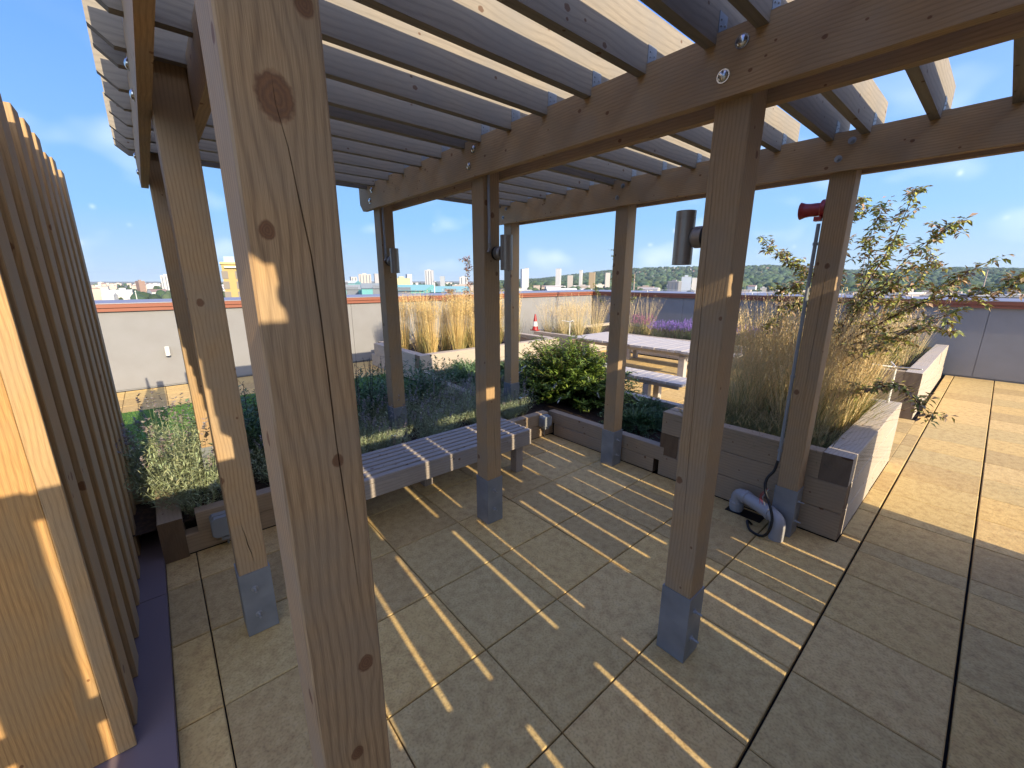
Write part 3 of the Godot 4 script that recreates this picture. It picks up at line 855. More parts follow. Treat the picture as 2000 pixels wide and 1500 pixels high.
func build_tables() -> void:
	var t := thing("picnic_table", "big weathered picnic table with crosswise boards in the sun", "table", Vector3(-3.0, 0, -6.65))
	var n := 22
	for k in n:
		var x := -1.6 + (k + 0.5) * 3.2 / n
		var mb := MB.new(); mb.timber(Vector3(x, 0.735, -0.72 + rnd(-0.012, 0.012)), Vector3(x, 0.735 + rnd(-0.004, 0.004), 0.72 + rnd(-0.012, 0.012)), Vector3.RIGHT, 3.2 / n - 0.01, 0.045, 0.004, TEX, off()); part(mb, "board", M.table, t)
	for z in [-0.5, 0.5]:
		var mb := MB.new(); mb.timber(Vector3(-1.5, 0.665, z), Vector3(1.5, 0.665, z), Vector3.UP, 0.094, 0.06, 0.004, TEX, off()); part(mb, "rail", M.table, t)
	for x in [-1.25, 1.25]:
		for z in [-0.5, 0.5]:
			var mb := MB.new(); mb.timber(Vector3(x, 0.002, z), Vector3(x, 0.617, z), Vector3.RIGHT, 0.13, 0.13, 0.005, TEX, off()); part(mb, "leg", M.table, t)
	for b in [["weathered plank bench on the near side of the picnic table", -4.78, -2.5, 3.2], ["weathered plank bench on the far side of the picnic table", -8.1, -3.0, 3.2]]:
		var s := thing("picnic_bench", b[0], "bench", Vector3(b[2], 0, b[1]), "benches of the picnic table")
		for k in 22:
			var x: float = -1.6 + (k + 0.5) * 3.2 / 22
			var mb := MB.new(); mb.timber(Vector3(x, 0.445, -0.27 + rnd(-0.012, 0.012)), Vector3(x, 0.445 + rnd(-0.004, 0.004), 0.27 + rnd(-0.012, 0.012)), Vector3.RIGHT, 3.2 / 22 - 0.01, 0.045, 0.004, TEX, off()); part(mb, "board", M.table, s)
		for z in [-0.18, 0.18]:
			var mb := MB.new(); mb.timber(Vector3(-1.5, 0.385, z), Vector3(1.5, 0.385, z), Vector3.UP, 0.074, 0.045, 0.004, TEX, off()); part(mb, "rail", M.table, s)
		for x in [-1.2, 0.92]:
			for z in [-0.18, 0.18]:
				var mb := MB.new(); mb.timber(Vector3(x, 0.002, z), Vector3(x, 0.347, z), Vector3.RIGHT, 0.11, 0.11, 0.005, TEX, off()); part(mb, "leg", M.table, s)

# ---------------------------------------------------------------- lamps, siren, pipe and the like
func bend(pts: Array, r: float) -> Array:
	var out := [pts[0]]
	for k in range(1, pts.size() - 1):
		var a: Vector3 = pts[k] + (pts[k - 1] - pts[k]).normalized() * r
		var b: Vector3 = pts[k] + (pts[k + 1] - pts[k]).normalized() * r
		for q in 7:
			var f := q / 6.0
			out.append(a.lerp(pts[k], f).lerp((pts[k] as Vector3).lerp(b, f), f))
	out.append(pts[-1])
	return out
func same(n: int, r: float) -> Array:
	var a := []; a.resize(n); a.fill(r); return a
func pipe(mb: MB, pts: Array, r: float, br: float, col := Color.WHITE, sides := 14) -> void:
	var p := bend(pts, br)
	mb.tube(p, same(p.size(), r), sides, col)
func wall_lamp(label: String, p: Vector3, side: float) -> void:
	# cylinder up-and-down light held off the post on a round base
	var t := thing("post_lamp", label, "lamp", p, "cylinder lamps on the pergola posts")
	var ax := Vector3.RIGHT * side
	var mb := MB.new(); mb.lathe([Vector2(0.0, 0.022), Vector2(0.046, 0.022), Vector2(0.05, 0.018), Vector2(0.05, 0.0)], Vector3.ZERO, ax, 28, Color.WHITE); part(mb, "mounting_plate", M.black, t)
	mb = MB.new(); mb.lathe([Vector2(0.05, 0.022), Vector2(0.05, 0.062), Vector2(0.04, 0.075), Vector2(0.0, 0.075)], Vector3.ZERO, ax, 28, Color.WHITE); part(mb, "arm", M.steel, t)
	mb = MB.new()
	var c := ax * 0.122
	mb.lathe([Vector2(0.040, -0.121), Vector2(0.046, -0.125), Vector2(0.046, -0.088), Vector2(0.0445, -0.0875), Vector2(0.0445, -0.086), Vector2(0.046, -0.0855), Vector2(0.046, 0.0855), Vector2(0.0445, 0.086), Vector2(0.0445, 0.0875), Vector2(0.046, 0.088), Vector2(0.046, 0.125), Vector2(0.040, 0.121)], c, Vector3.UP, 32, Color.WHITE)
	part(mb, "housing", M.steel, t)
	for s in [-1.0, 1.0]:
		mb = MB.new(); mb.lathe([Vector2(0.0405, 0.118 * s), Vector2(0.0, 0.118 * s)], c, Vector3.UP, 24, Color.WHITE); part(mb, "lens", M.glass, t)
func build_fittings() -> void:
	wall_lamp("steel cylinder lamp on the post in front of the raised planter", Vector3(1.25, 2.30, -0.26), -1.0)
	wall_lamp("steel cylinder lamp on the post in front of the slatted bench", Vector3(-0.40, 2.30, -0.30), 1.0)
	wall_lamp("steel cylinder lamp on the post standing in the planting bed", Vector3(-2.20, 2.30, -0.26), 1.0)
	# cable conduits down the two lamp posts
	for q in [["grey cable conduit running down the bench post to its lamp", -0.389, -0.225], ["grey cable conduit running down the planting bed post to its lamp", -2.189, -0.215]]:
		var t := thing("cable_conduit", q[0], "conduit", Vector3(q[1], 0, q[2]), "conduits on the posts")
		var mb := MB.new(); mb.tube([Vector3(0, 2.37, 0), Vector3(0, 3.05, 0)], [0.0105, 0.0105], 12, Color.WHITE); part(mb, "conduit", M.zinc, t)
		mb = MB.new(); pipe(mb, [Vector3(0, 2.37, 0), Vector3(0.004, 2.325, 0), Vector3(0.004, 2.30, 0.014)], 0.014, 0.012); part(mb, "elbow", M.steel, t)
	# red sounder and its conduit
	var t := thing("fire_sounder", "red flared fire alarm sounder on the post with the conduit", "alarm", Vector3(1.25, 2.605, -2.05))
	var mb := MB.new(); mb.lathe([Vector2(0.0, 0.03), Vector2(0.062, 0.03), Vector2(0.066, 0.024), Vector2(0.066, 0.0)], Vector3.ZERO, Vector3.LEFT, 28, Color.WHITE); part(mb, "base", M.red, t)
	mb = MB.new(); mb.lathe([Vector2(0.045, 0.03), Vector2(0.047, 0.06), Vector2(0.046, 0.10), Vector2(0.050, 0.13), Vector2(0.060, 0.155), Vector2(0.062, 0.16), Vector2(0.058, 0.163), Vector2(0.044, 0.135), Vector2(0.02, 0.125), Vector2(0.0, 0.125)], Vector3.ZERO, Vector3.LEFT, 32, Color.WHITE); part(mb, "horn", M.red, t)
	mb = MB.new(); mb.box(Vector3(-0.055, -0.085, 0.01), Vector3(-0.012, -0.055, 0.06)); part(mb, "cable_entry", M.red, t)
	t = thing("cable_conduit", "tall grey conduit clipped to the post below the red sounder", "conduit", Vector3(1.232, 0, -1.995), "conduits on the posts")
	mb = MB.new(); mb.tube([Vector3(0, 0.62, 0), Vector3(0, 2.50, 0)], [0.0125, 0.0125], 14, Color.WHITE); part(mb, "conduit", M.grey_plastic, t)
	for y in [0.72, 1.35, 1.95, 2.35]:
		mb = MB.new(); mb.tube([Vector3(0, y, 0), Vector3(0, y + 0.02, 0)], [0.017, 0.017], 14, Color.WHITE); part(mb, "clip", M.grey_plastic, t)
	t = thing("black_cable", "loose black cable looping from the conduit down over the drain pipe", "cable", Vector3(1.23, 0, -1.99))
	var cp := [Vector3(0, 0.64, 0), Vector3(-0.01, 0.55, 0.02), Vector3(-0.045, 0.47, 0.05), Vector3(-0.03, 0.38, 0.09), Vector3(0.03, 0.30, 0.14), Vector3(0.075, 0.20, 0.18), Vector3(0.07, 0.09, 0.20), Vector3(0.02, 0.02, 0.19), Vector3(-0.08, 0.011, 0.15), Vector3(-0.13, 0.05, 0.09), Vector3(-0.11, 0.0, 0.03)]
	var cv := Curve3D.new()
	for k in cp.size():
		var tn: Vector3 = (cp[mini(k + 1, cp.size() - 1)] - cp[maxi(k - 1, 0)]) / 6.0
		cv.add_point(cp[k], -tn, tn)
	var pts := []
	for k in 61: pts.append(cv.sample_baked(cv.get_baked_length() * k / 60.0, true))
	mb = MB.new(); mb.tube(pts, same(61, 0.011), 10, Color.WHITE); part(mb, "sheath", M.black, t)
	for q in 3:
		mb = MB.new(); mb.tube([Vector3(-0.03 + 0.01 * q, 0.40, 0.07), Vector3(-0.06 + 0.012 * q, 0.33, 0.10 + 0.01 * q), Vector3(-0.05 + 0.02 * q, 0.26, 0.11)], [0.003, 0.003, 0.002], 6, Color.WHITE)
		part(mb, "wire", M.red if q < 2 else M.zinc, t)
	# drain pipe
	t = thing("drain_pipe", "grey plastic drain pipe bent up out of the paving by the planter", "pipe", Vector3.ZERO)
	var A := Vector3(0.93, 0, -2.105); var B := Vector3(1.335, 0, -1.885)
	mb = MB.new(); pipe(mb, [A + Vector3(0, -0.04, 0), A + Vector3(0, 0.185, 0), B + Vector3(0, 0.185, 0), B + Vector3(0, 0.0, 0)], 0.055, 0.075, Color.WHITE, 24); part(mb, "pipe", M.pvc, t)
	var d := (B - A).normalized()
	for q in [[A + Vector3(0, 0.185, 0) + d * 0.075, d, 0.045], [A + Vector3(0, 0.03, 0), Vector3.UP, 0.06], [B + Vector3(0, 0.185, 0) - d * 0.075, -d, 0.03]]:
		mb = MB.new(); mb.lathe([Vector2(0.055, 0.0), Vector2(0.062, 0.0), Vector2(0.064, 0.006), Vector2(0.062, 0.012), Vector2(0.062, q[2]), Vector2(0.055, q[2] + 0.004)], q[0], q[1], 24, Color.WHITE); part(mb, "collar", M.pvc, t)
	mb = MB.new(); mb.box(Vector3(0.86, 0.001, -2.17), Vector3(1.16, 0.006, -2.03)); var hole := part(mb, "drain_opening", M.black, t)
	# weatherproof sockets on the border
	for q in [["grey weatherproof socket box beside the post near the slatted screen", Vector3(-1.608, 0.19, 1.60), 0.19], ["grey weatherproof socket box on the edging at the end of the bench", Vector3(-1.608, 0.235, -2.06), 0.16]]:
		t = thing("socket_box", q[0], "socket", q[1], "weatherproof socket boxes")
		var s: float = q[2] * 0.5
		mb = MB.new(); mb.timber(Vector3(0.002, 0, 0), Vector3(0.055, 0, 0), Vector3.BACK, s * 2, s * 2, 0.018, Vector2.ONE, Vector2.ZERO); part(mb, "box", M.grey_plastic, t)
		mb = MB.new(); mb.timber(Vector3(0.056, 0.004, 0), Vector3(0.10, 0.004, 0), Vector3.BACK, s * 1.9, s * 1.75, 0.022, Vector2.ONE, Vector2.ZERO); part(mb, "lid", M.grey_plastic, t)
		mb = MB.new(); mb.box(Vector3(0.02, -s - 0.025, -0.04), Vector3(0.085, -s + 0.002, 0.04)); part(mb, "latch", M.grey_plastic, t)
		mb = MB.new(); mb.tube([Vector3(0.03, -s - 0.02, 0.0), Vector3(0.03, -q[1].y + 0.002, 0.0)], [0.008, 0.008], 8, Color.WHITE); part(mb, "cable", M.grey_plastic, t)
	# stem lights / stakes
	for q in [["white metal stake with three arms at the end of the raised planter", Vector3(1.56, 0.737, -4.50), 0.42], ["white metal stake with arms among the corner planter grasses", Vector3(-5.9, 0.54, -7.42), 0.40]]:
		t = thing("metal_stake", q[0], "stake", q[1], "metal stakes in the planters")
		var h: float = q[2]
		mb = MB.new(); mb.tube([Vector3(0, 0, 0), Vector3(0.0, h, 0)], [0.015, 0.013], 10, Color.WHITE); part(mb, "stem", M.white, t)
		for a in [0.4, 2.6, 4.4]:
			mb = MB.new(); mb.tube([Vector3(0, h - 0.01, 0), Vector3(cos(a) * 0.24, h + 0.015, sin(a) * 0.24)], [0.010, 0.007], 8, Color.WHITE); part(mb, "arm", M.white, t)
	# bollard spike lights by the bench
	for q in [["small steel spike light standing behind the slatted bench", Vector3(-1.80, 0.24, 0.02)], ["small steel spike light standing below the leafy shrub", Vector3(-2.0, 0.24, -2.0)]]:
		t = thing("spike_light", q[0], "light", q[1], "spike lights in the bed")
		mb = MB.new(); mb.tube([Vector3(0, -0.03, 0), Vector3(0, 0.14, 0)], [0.006, 0.006], 8, Color.WHITE); part(mb, "spike", M.steel, t)
		mb = MB.new(); mb.lathe([Vector2(0.012, 0.14), Vector2(0.024, 0.15), Vector2(0.024, 0.24), Vector2(0.021, 0.245), Vector2(0.0, 0.245)], Vector3.ZERO, Vector3.UP, 16, Color.WHITE); part(mb, "head", M.chrome, t)
	# little wall light on the sunlit parapet
	t = thing("wall_light", "small white tube light on the sunlit parapet", "light", Vector3(-8.6, 0.72, 1.67))
	mb = MB.new(); mb.box(Vector3(0, -0.05, -0.03), Vector3(0.03, 0.05, 0.03)); part(mb, "bracket", M.zinc, t)
	mb = MB.new(); mb.lathe([Vector2(0.0, -0.09), Vector2(0.04, -0.09), Vector2(0.04, 0.09), Vector2(0.0, 0.09)], Vector3(0.07, 0, 0), Vector3.UP, 18, Color.WHITE); part(mb, "tube", M.white, t)
	# cone in the corner
	t = thing("traffic_cone", "red and white cone in front of the sunlit parapet", "cone", Vector3(-7.38, 0.541, -7.44))
	mb = MB.new(); mb.box(Vector3(-0.13, 0, -0.09), Vector3(0.13, 0.03, 0.09)); part(mb, "base", M.red, t)
	mb = MB.new(); mb.lathe([Vector2(0.10, 0.03), Vector2(0.082, 0.14)], Vector3.ZERO, Vector3.UP, 20, Color.WHITE); part(mb, "skirt", M.red, t)
	mb = MB.new(); mb.lathe([Vector2(0.083, 0.14), Vector2(0.06, 0.29)], Vector3.ZERO, Vector3.UP, 20, Color.WHITE); part(mb, "band", M.white, t)
	mb = MB.new(); mb.lathe([Vector2(0.06, 0.29), Vector2(0.022, 0.52), Vector2(0.0, 0.52)], Vector3.ZERO, Vector3.UP, 20, Color.WHITE); part(mb, "tip", M.red, t)

# ---------------------------------------------------------------- plants
func vary(c: Color, k: float) -> Color:
	var f := 1.0 + rnd(-k, k)
	return Color(c.r * f * (1.0 + rnd(-k, k) * 0.4), c.g * f, c.b * f * (1.0 + rnd(-k, k) * 0.4))
func dir_up(spread: float) -> Vector3:
	var a := rnd(0, TAU); var s := spread * sqrt(rng.randf())
	return Vector3(cos(a) * s, 1.0, sin(a) * s).normalized()
# tussock: arching green blades and straw stems with loose seed heads
func tussock(called: String, label: String, group: String, nb: int, bl: float, nc: int, cl: float, spread: float, straw: Color, green: Color, head: float, r0: float) -> Node3D:
	var t := thing(called, label, "grass", Vector3.ZERO, group)
	var mb := MB.new()
	for k in nb:
		var a := rnd(0, TAU); var r := r0 * sqrt(rng.randf())
		var p := Vector3(cos(a) * r, -0.02, sin(a) * r)
		var d := (Vector3(p.x, 0, p.z) * rnd(0.5, 2.0) / maxf(r0, 0.01) * spread + dir_up(spread) ).normalized()
		var c := vary(green, 0.35).lerp(vary(straw, 0.2), pow(rng.randf(), 1.5))
		mb.blade(p, d, Vector3(d.x, -0.25 * rng.randf(), d.z) * rnd(0.2, 0.9), bl * rnd(0.5, 1.15), rnd(0.004, 0.008), 3, c, c)
	part(mb, "blades", M.grass, t)
	mb = MB.new()
	for k in nc:
		var a := rnd(0, TAU); var r := r0 * 0.8 * sqrt(rng.randf())
		var p := Vector3(cos(a) * r, -0.02, sin(a) * r)
		var d := (Vector3(p.x, 0, p.z) / maxf(r0, 0.01) * spread * 0.5 + dir_up(spread * 0.7)).normalized()
		var ln := cl * rnd(0.72, 1.08)
		var c := vary(straw, 0.25)
		var bd := Vector3(d.x * 0.6 + rnd(-0.05, 0.05), 0, d.z * 0.6 + rnd(-0.05, 0.05)) * rnd(0.2, 0.8)
		mb.blade(p, d, bd, ln, 0.0055, 3, c, c)
		for q in 14:
			var f := 1.0 - head * q / 14.0
			var at := p + d * (ln * f) + bd * (ln * f * f)
			var sd := (dir_up(1.4) + d * 0.8).normalized()
			mb.leaf(at, sd, Vector3(rnd(-1, 1), rnd(-1, 1), rnd(-1, 1)).normalized(), rnd(0.018, 0.045), rnd(0.004, 0.007), vary(straw.lerp(Color(0.55, 0.42, 0.22), 0.35), 0.25))
	part(mb, "seed_heads", M.grass, t).set_meta("kind", "stuff")
	return t
# bushy herb: fine upright stems clothed with narrow leaves; optional flower spikes
func herb(called: String, label: String, cat: String, group: String, ns: int, h: float, spread: float, col: Color, lw: float, ll: float, per: int, nf: int, flower: Color, r0: float) -> Node3D:
	var t := thing(called, label, cat, Vector3.ZERO, group)
	var mb := MB.new()
	var fl := MB.new()
	for k in ns:
		var a := rnd(0, TAU); var r := r0 * sqrt(rng.randf())
		var p := Vector3(cos(a) * r, -0.02, sin(a) * r)
		var d := (Vector3(p.x, 0, p.z) / r0 * spread + dir_up(0.25)).normalized()
		var bd := Vector3(d.x, 0.15, d.z) * rnd(-0.25, 0.25)
		var ln := h * rnd(0.6, 1.1)
		var sc := vary(col, 0.2)
		mb.blade(p, d, bd, ln, 0.004, 2, sc, sc)
		for q in per:
			var f := 0.15 + 0.85 * (q + rng.randf()) / per
			var at := p + d * (ln * f) + bd * (ln * f * f)
			var an := rnd(0, TAU)
			var ld := (Vector3(cos(an), rnd(0.2, 1.2), sin(an))).normalized()
			mb.leaf(at, ld, Vector3.UP, ll * rnd(0.6, 1.2), lw * rnd(0.7, 1.3), vary(sc, 0.25))
		if k < nf:
			var top := p + d * ln + bd * ln
			var fd := (d + dir_up(0.2)).normalized()
			var fh := rnd(0.10, 0.2)
			fl.blade(top, fd, Vector3.ZERO, fh, 0.003, 1, sc, sc)
			for q in 16:
				var an := rnd(0, TAU)
				fl.leaf(top + fd * (fh * rnd(0.55, 1.15)), (Vector3(cos(an), 0.6, sin(an))).normalized(), Vector3.UP, rnd(0.016, 0.026), 0.014, vary(flower, 0.3))
	part(mb, "foliage", M.leaf, t)
	if nf > 0: part(fl, "flowers", M.leaf, t).set_meta("kind", "stuff")
	return t
# prostrate conifer: arching twigs with short needles
func conifer(called: String, label: String, group: String, n: int, r: float, h: float, col: Color) -> Node3D:
	var t := thing(called, label, "shrub", Vector3.ZERO, group)
	var mb := MB.new()
	for k in n:
		var a := rnd(0, TAU)
		var el := rnd(0.15, 1.2)
		var d := Vector3(cos(a) * cos(el), sin(el) * h / r, sin(a) * cos(el))
		var ln := r * rnd(0.55, 1.05)
		var bd := Vector3(d.x * 0.2, -0.12, d.z * 0.2)
		var c := vary(col, 0.3)
		for q in 34:
			var f := rnd(0.3, 1.0)
			var at := d * (ln * f) + bd * (ln * f * f)
			var sd := (d.normalized() + Vector3(rnd(-1, 1), rnd(-0.4, 1), rnd(-1, 1)) * 0.9).normalized()
			mb.leaf(at, sd, Vector3.UP, rnd(0.03, 0.06), rnd(0.006, 0.011), vary(c, 0.25))
	part(mb, "foliage", M.leaf, t)
	return t
func twig_leaves(mb: MB, pts: Array, n: int, cols: Array, ll: float, reach: float) -> void:
	for k in n:
		var f := pow(rng.randf(), 0.7) * (pts.size() - 1.001)
		var s := int(f)
		var at: Vector3 = (pts[s] as Vector3).lerp(pts[s + 1], f - s)
		var an := rnd(0, TAU)
		var o := Vector3(cos(an), rnd(-0.6, 0.8), sin(an)).normalized()
		at += o * reach * rng.randf()
		var ld := (o + Vector3(0, rnd(-0.9, 0.3), 0)).normalized()
		mb.leaf(at, ld, (Vector3.UP + Vector3(rnd(-0.7, 0.7), 0, rnd(-0.7, 0.7))).normalized(), ll * rnd(0.6, 1.2), ll * rnd(0.34, 0.52), vary(cols[rng.randi() % cols.size()], 0.25))
# a point on the plane z = const seen at a photograph pixel
func on_z(px: float, py: float, z: float) -> Vector3:
	var d := pix_dir(px, py)
	return CAM + d * ((z - CAM.z) / d.z)
func branchy(called: String, label: String, root: Vector3, branches: Array, per: int, cols: Array, ll: float, r0: float, group: String) -> void:
	# branches: arrays of world points, each starting on the trunk or another branch
	var t := thing(called, label, "tree", root, group)
	var wood_b := MB.new(); var lf := MB.new()
	var trunk := MB.new()
	var bi := 0
	for b in branches:
		var cv := Curve3D.new()
		for k in b.size():
			var tn: Vector3 = (b[mini(k + 1, b.size() - 1)] - b[maxi(k - 1, 0)]) / 6.0
			cv.add_point(b[k] - root, -tn, tn)
		var n := 10
		var pts := []; var rad := []
		for k in n + 1:
			pts.append(cv.sample_baked(cv.get_baked_length() * k / n, true))
			rad.append(lerpf(r0 * (1.0 if bi == 0 else 0.5), r0 * 0.13, float(k) / n))
		(trunk if bi == 0 else wood_b).tube(pts, rad, 7, Color.WHITE)
		# side twigs
		var total: float = cv.get_baked_length()
		for q in int(total * 9.0):
			var f := rnd(0.3, 1.0)
			var at: Vector3 = cv.sample_baked(total * f, true)
			var o := Vector3(rnd(-1, 1), rnd(-0.5, 0.9), rnd(-1, 1)).normalized()
			var tl := rnd(0.06, 0.2)
			var e := at + o * tl
			wood_b.tube([at, at + o * tl * 0.5 + Vector3(0, 0.01, 0), e], [r0 * 0.12, r0 * 0.09, r0 * 0.05], 4, Color.WHITE, false)
			twig_leaves(lf, [at, e], int(per * 0.5), cols, ll, 0.035)
		twig_leaves(lf, pts.slice(4), int(total * per * 2.0), cols, ll, 0.05)
		bi += 1
	part(trunk, "trunk", M.bark, t)
	part(wood_b, "branches", M.bark, t)
	part(lf, "crown", M.leaf, t)
func build_plants() -> void:
	var straw := Color(0.66, 0.51, 0.26); var gold := Color(0.68, 0.49, 0.19); var green := Color(0.14, 0.19, 0.05)
	# --- tall grasses in the raised planter
	var g := "feathery grass tussocks in the raised planter"
	var v0 := tussock("grass_tussock", "tall straw-coloured grass tussock in the raised planter", g, 95, 0.7, 70, 1.2, 0.36, straw, green, 0.34, 0.13)
	var spots := []
	for a in 4:
		for b in 8: spots.append(Vector3(0.40 + a * 0.31 + rnd(-0.1, 0.1), 0.60, -2.95 - b * 0.205 + rnd(-0.07, 0.07)))
	for k in spots.size():
		var s := rnd(0.75, 1.1)
		if spots[k].x > 1.2: s *= 0.7
		elif spots[k].z > -3.05: s *= 0.75
		if k == 0:
			v0.position = spots[k]; v0.scale = Vector3.ONE * s; continue
		copy(v0, spots[k], rnd(0, TAU), Vector3(s, s * rnd(0.9, 1.15), s))
	for q in [Vector3(1.15, 0.6, -3.3), Vector3(0.9, 0.6, -3.6), Vector3(1.3, 0.6, -3.9), Vector3(0.6, 0.6, -3.4), Vector3(1.0, 0.6, -4.2), Vector3(1.35, 0.6, -3.5)]:
		copy(v0, q, rnd(0, TAU), Vector3(1.1, rnd(1.0, 1.2), 1.1))
	# low dark sedge along the near edge of that planter
	var sd := tussock("sedge_tuft", "low dark green sedge tuft along the planter edge", "sedge tufts in the raised planter", 260, 0.30, 10, 0.3, 0.8, Color(0.26, 0.22, 0.10), Color(0.06, 0.09, 0.025), 0.3, 0.10)
	for k in 24:
		var p := Vector3(0.36 + (k % 9) * 0.13 + rnd(-0.03, 0.03), 0.60, -2.45 - (k / 9) * 0.2 + rnd(-0.04, 0.04))
		if k == 0: sd.position = p
		else: copy(sd, p, rnd(0, TAU), Vector3.ONE * rnd(0.7, 1.0))
	# --- upright golden grasses in the planter by the lawn
	g = "golden grass clumps in the planter by the lawn"
	var v1 := tussock("golden_grass", "upright golden grass clump in the planter by the lawn", g, 150, 0.75, 170, 1.25, 0.13, gold, Color(0.16, 0.17, 0.04), 0.26, 0.12)
	spots = []
	for b in 5:
		for a in 3: spots.append(Vector3(-5.85 - a * 0.55 + rnd(-0.1, 0.1), 0.46, -2.85 - b * 0.62 + rnd(-0.12, 0.12)))
	for k in spots.size():
		if k == 0: v1.position = spots[k]
		else: copy(v1, spots[k], rnd(0, TAU), Vector3.ONE * rnd(0.85, 1.12))
	# --- grasses in the corner planter
	g = "rusty grass clumps in the corner planter"
	spots = [Vector3(-7.1, 0.44, -7.75), Vector3(-6.7, 0.44, -7.8), Vector3(-6.3, 0.44, -7.7), Vector3(-5.9, 0.44, -7.85), Vector3(-6.9, 0.44, -8.3), Vector3(-6.4, 0.44, -8.4), Vector3(-5.8, 0.44, -8.5), Vector3(-7.0, 0.44, -9.0), Vector3(-6.2, 0.44, -9.1), Vector3(-5.2, 0.44, -9.4), Vector3(-4.9, 0.44, -9.9)]
	for k in spots.size():
		var o := copy(v0, spots[k], rnd(0, TAU), Vector3(0.95, rnd(0.85, 1.05), 0.95), "rusty straw grass clump in the corner planter", g)
	# --- grasses in the walk planter near the far parapet
	for k in 7:
		copy(v0, Vector3(0.75 + 0.25 * (k % 3), 0.60, -7.3 - k * 0.5), rnd(0, TAU), Vector3.ONE * 0.8, "straw grass tussock in the planter by the grey parapet", "grass tussocks in the far walk planter")
	for k in 6:
		copy(v0, Vector3(4.55 + 0.2 * (k % 2), 0.40, -3.4 - k * 0.3), rnd(0, TAU), Vector3.ONE * rnd(0.42, 0.52), "small straw grass tussock in the planter on the sunny side of the walk", "grass tussocks on the sunny side of the walk")
	# --- beds beside the pergola
	g = "grey-green lavender bushes in the bed behind the bench"
	var lav := herb("lavender_bush", "grey-green lavender bush in the bed behind the slatted bench", "lavender", g, 150, 0.42, 0.62, Color(0.31, 0.36, 0.20), 0.007, 0.045, 13, 20, Color(0.26, 0.22, 0.20), 0.16)
	spots = []
	for b in 9:
		for a in 3: spots.append(Vector3(-1.98 - a * 0.45 + rnd(-0.08, 0.08), 0.24, 1.05 - b * 0.38 + rnd(-0.1, 0.1)))
	for k in spots.size():
		if k == 0: lav.position = spots[k]
		else: copy(lav, spots[k], rnd(0, TAU), Vector3.ONE * rnd(0.72, 1.05))
	# bush in the strip of sun beside the slatted screen
	for q in [[Vector3(-1.95, 0.24, 1.73), 1.25, "sunlit lavender bush at the corner block by the slatted screen"], [Vector3(-2.35, 0.24, 1.86), 1.45, "tall lavender bush behind the sunlit one by the slatted screen"], [Vector3(-2.75, 0.24, 1.9), 1.4, "lavender bush at the end of the slatted screen"], [Vector3(-2.9, 0.24, 2.35), 1.45, "shaded lavender bush half hidden by the slatted screen"], [Vector3(-3.2, 0.24, 1.6), 1.2, "lavender bush at the lawn edge by the slatted screen"]]:
		copy(lav, q[0], rnd(0, TAU), Vector3.ONE * q[1], q[2], "lavender bushes by the slatted screen")
	g = "dark upright herbs in the bed"
	var ros := herb("dark_herb", "dark green upright herb behind the slatted bench", "herb", g, 60, 0.75, 0.30, Color(0.11, 0.19, 0.07), 0.021, 0.065, 26, 0, Color.WHITE, 0.15)
	spots = [Vector3(-2.55, 0.24, 1.28), Vector3(-2.35, 0.24, 1.0), Vector3(-2.85, 0.24, 0.95), Vector3(-2.7, 0.24, 0.55), Vector3(-3.1, 0.24, 0.2), Vector3(-2.9, 0.24, -0.2), Vector3(-3.2, 0.24, -0.5), Vector3(-3.0, 0.24, -0.9), Vector3(-3.3, 0.24, -1.3)]
	for k in spots.size():
		if k == 0: ros.position = spots[k]
		else: copy(ros, spots[k], rnd(0, TAU), Vector3(1, rnd(0.7, 1.05), 1))
	g = "spent flower stalks in the bed"
	var st := thing("flower_stalks", "dark spent flower stalks standing above the herbs", "stalks", Vector3.ZERO, g)
	var mb := MB.new()
	for k in 7:
		var p := Vector3(rnd(-0.15, 0.15), 0, rnd(-0.15, 0.15)); var d := dir_up(0.12); var ln := rnd(0.75, 1.0)
		mb.tube([p, p + d * ln], [0.004, 0.002], 5, Color(0.06, 0.05, 0.04))
		for q in 26:
			var an := rnd(0, TAU)
			mb.leaf(p + d * ln * rnd(0.55, 1.0), Vector3(cos(an), 0.7, sin(an)).normalized(), Vector3.UP, 0.022, 0.012, Color(0.07, 0.055, 0.05))
	part(mb, "stalks", M.leaf, st)
	spots = [Vector3(-2.5, 0.24, 1.15), Vector3(-2.9, 0.24, -0.15), Vector3(-3.2, 0.24, -0.55), Vector3(-2.7, 0.24, 0.2)]
	for k in spots.size():
		if k == 0: st.position = spots[k]
		else: copy(st, spots[k], rnd(0, TAU), Vector3.ONE * rnd(0.85, 1.05))
	# --- big leafy shrub with white flower tails
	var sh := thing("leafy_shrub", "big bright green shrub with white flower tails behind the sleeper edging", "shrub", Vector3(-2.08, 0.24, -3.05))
	var lf := MB.new(); var fl := MB.new(); var br := MB.new()
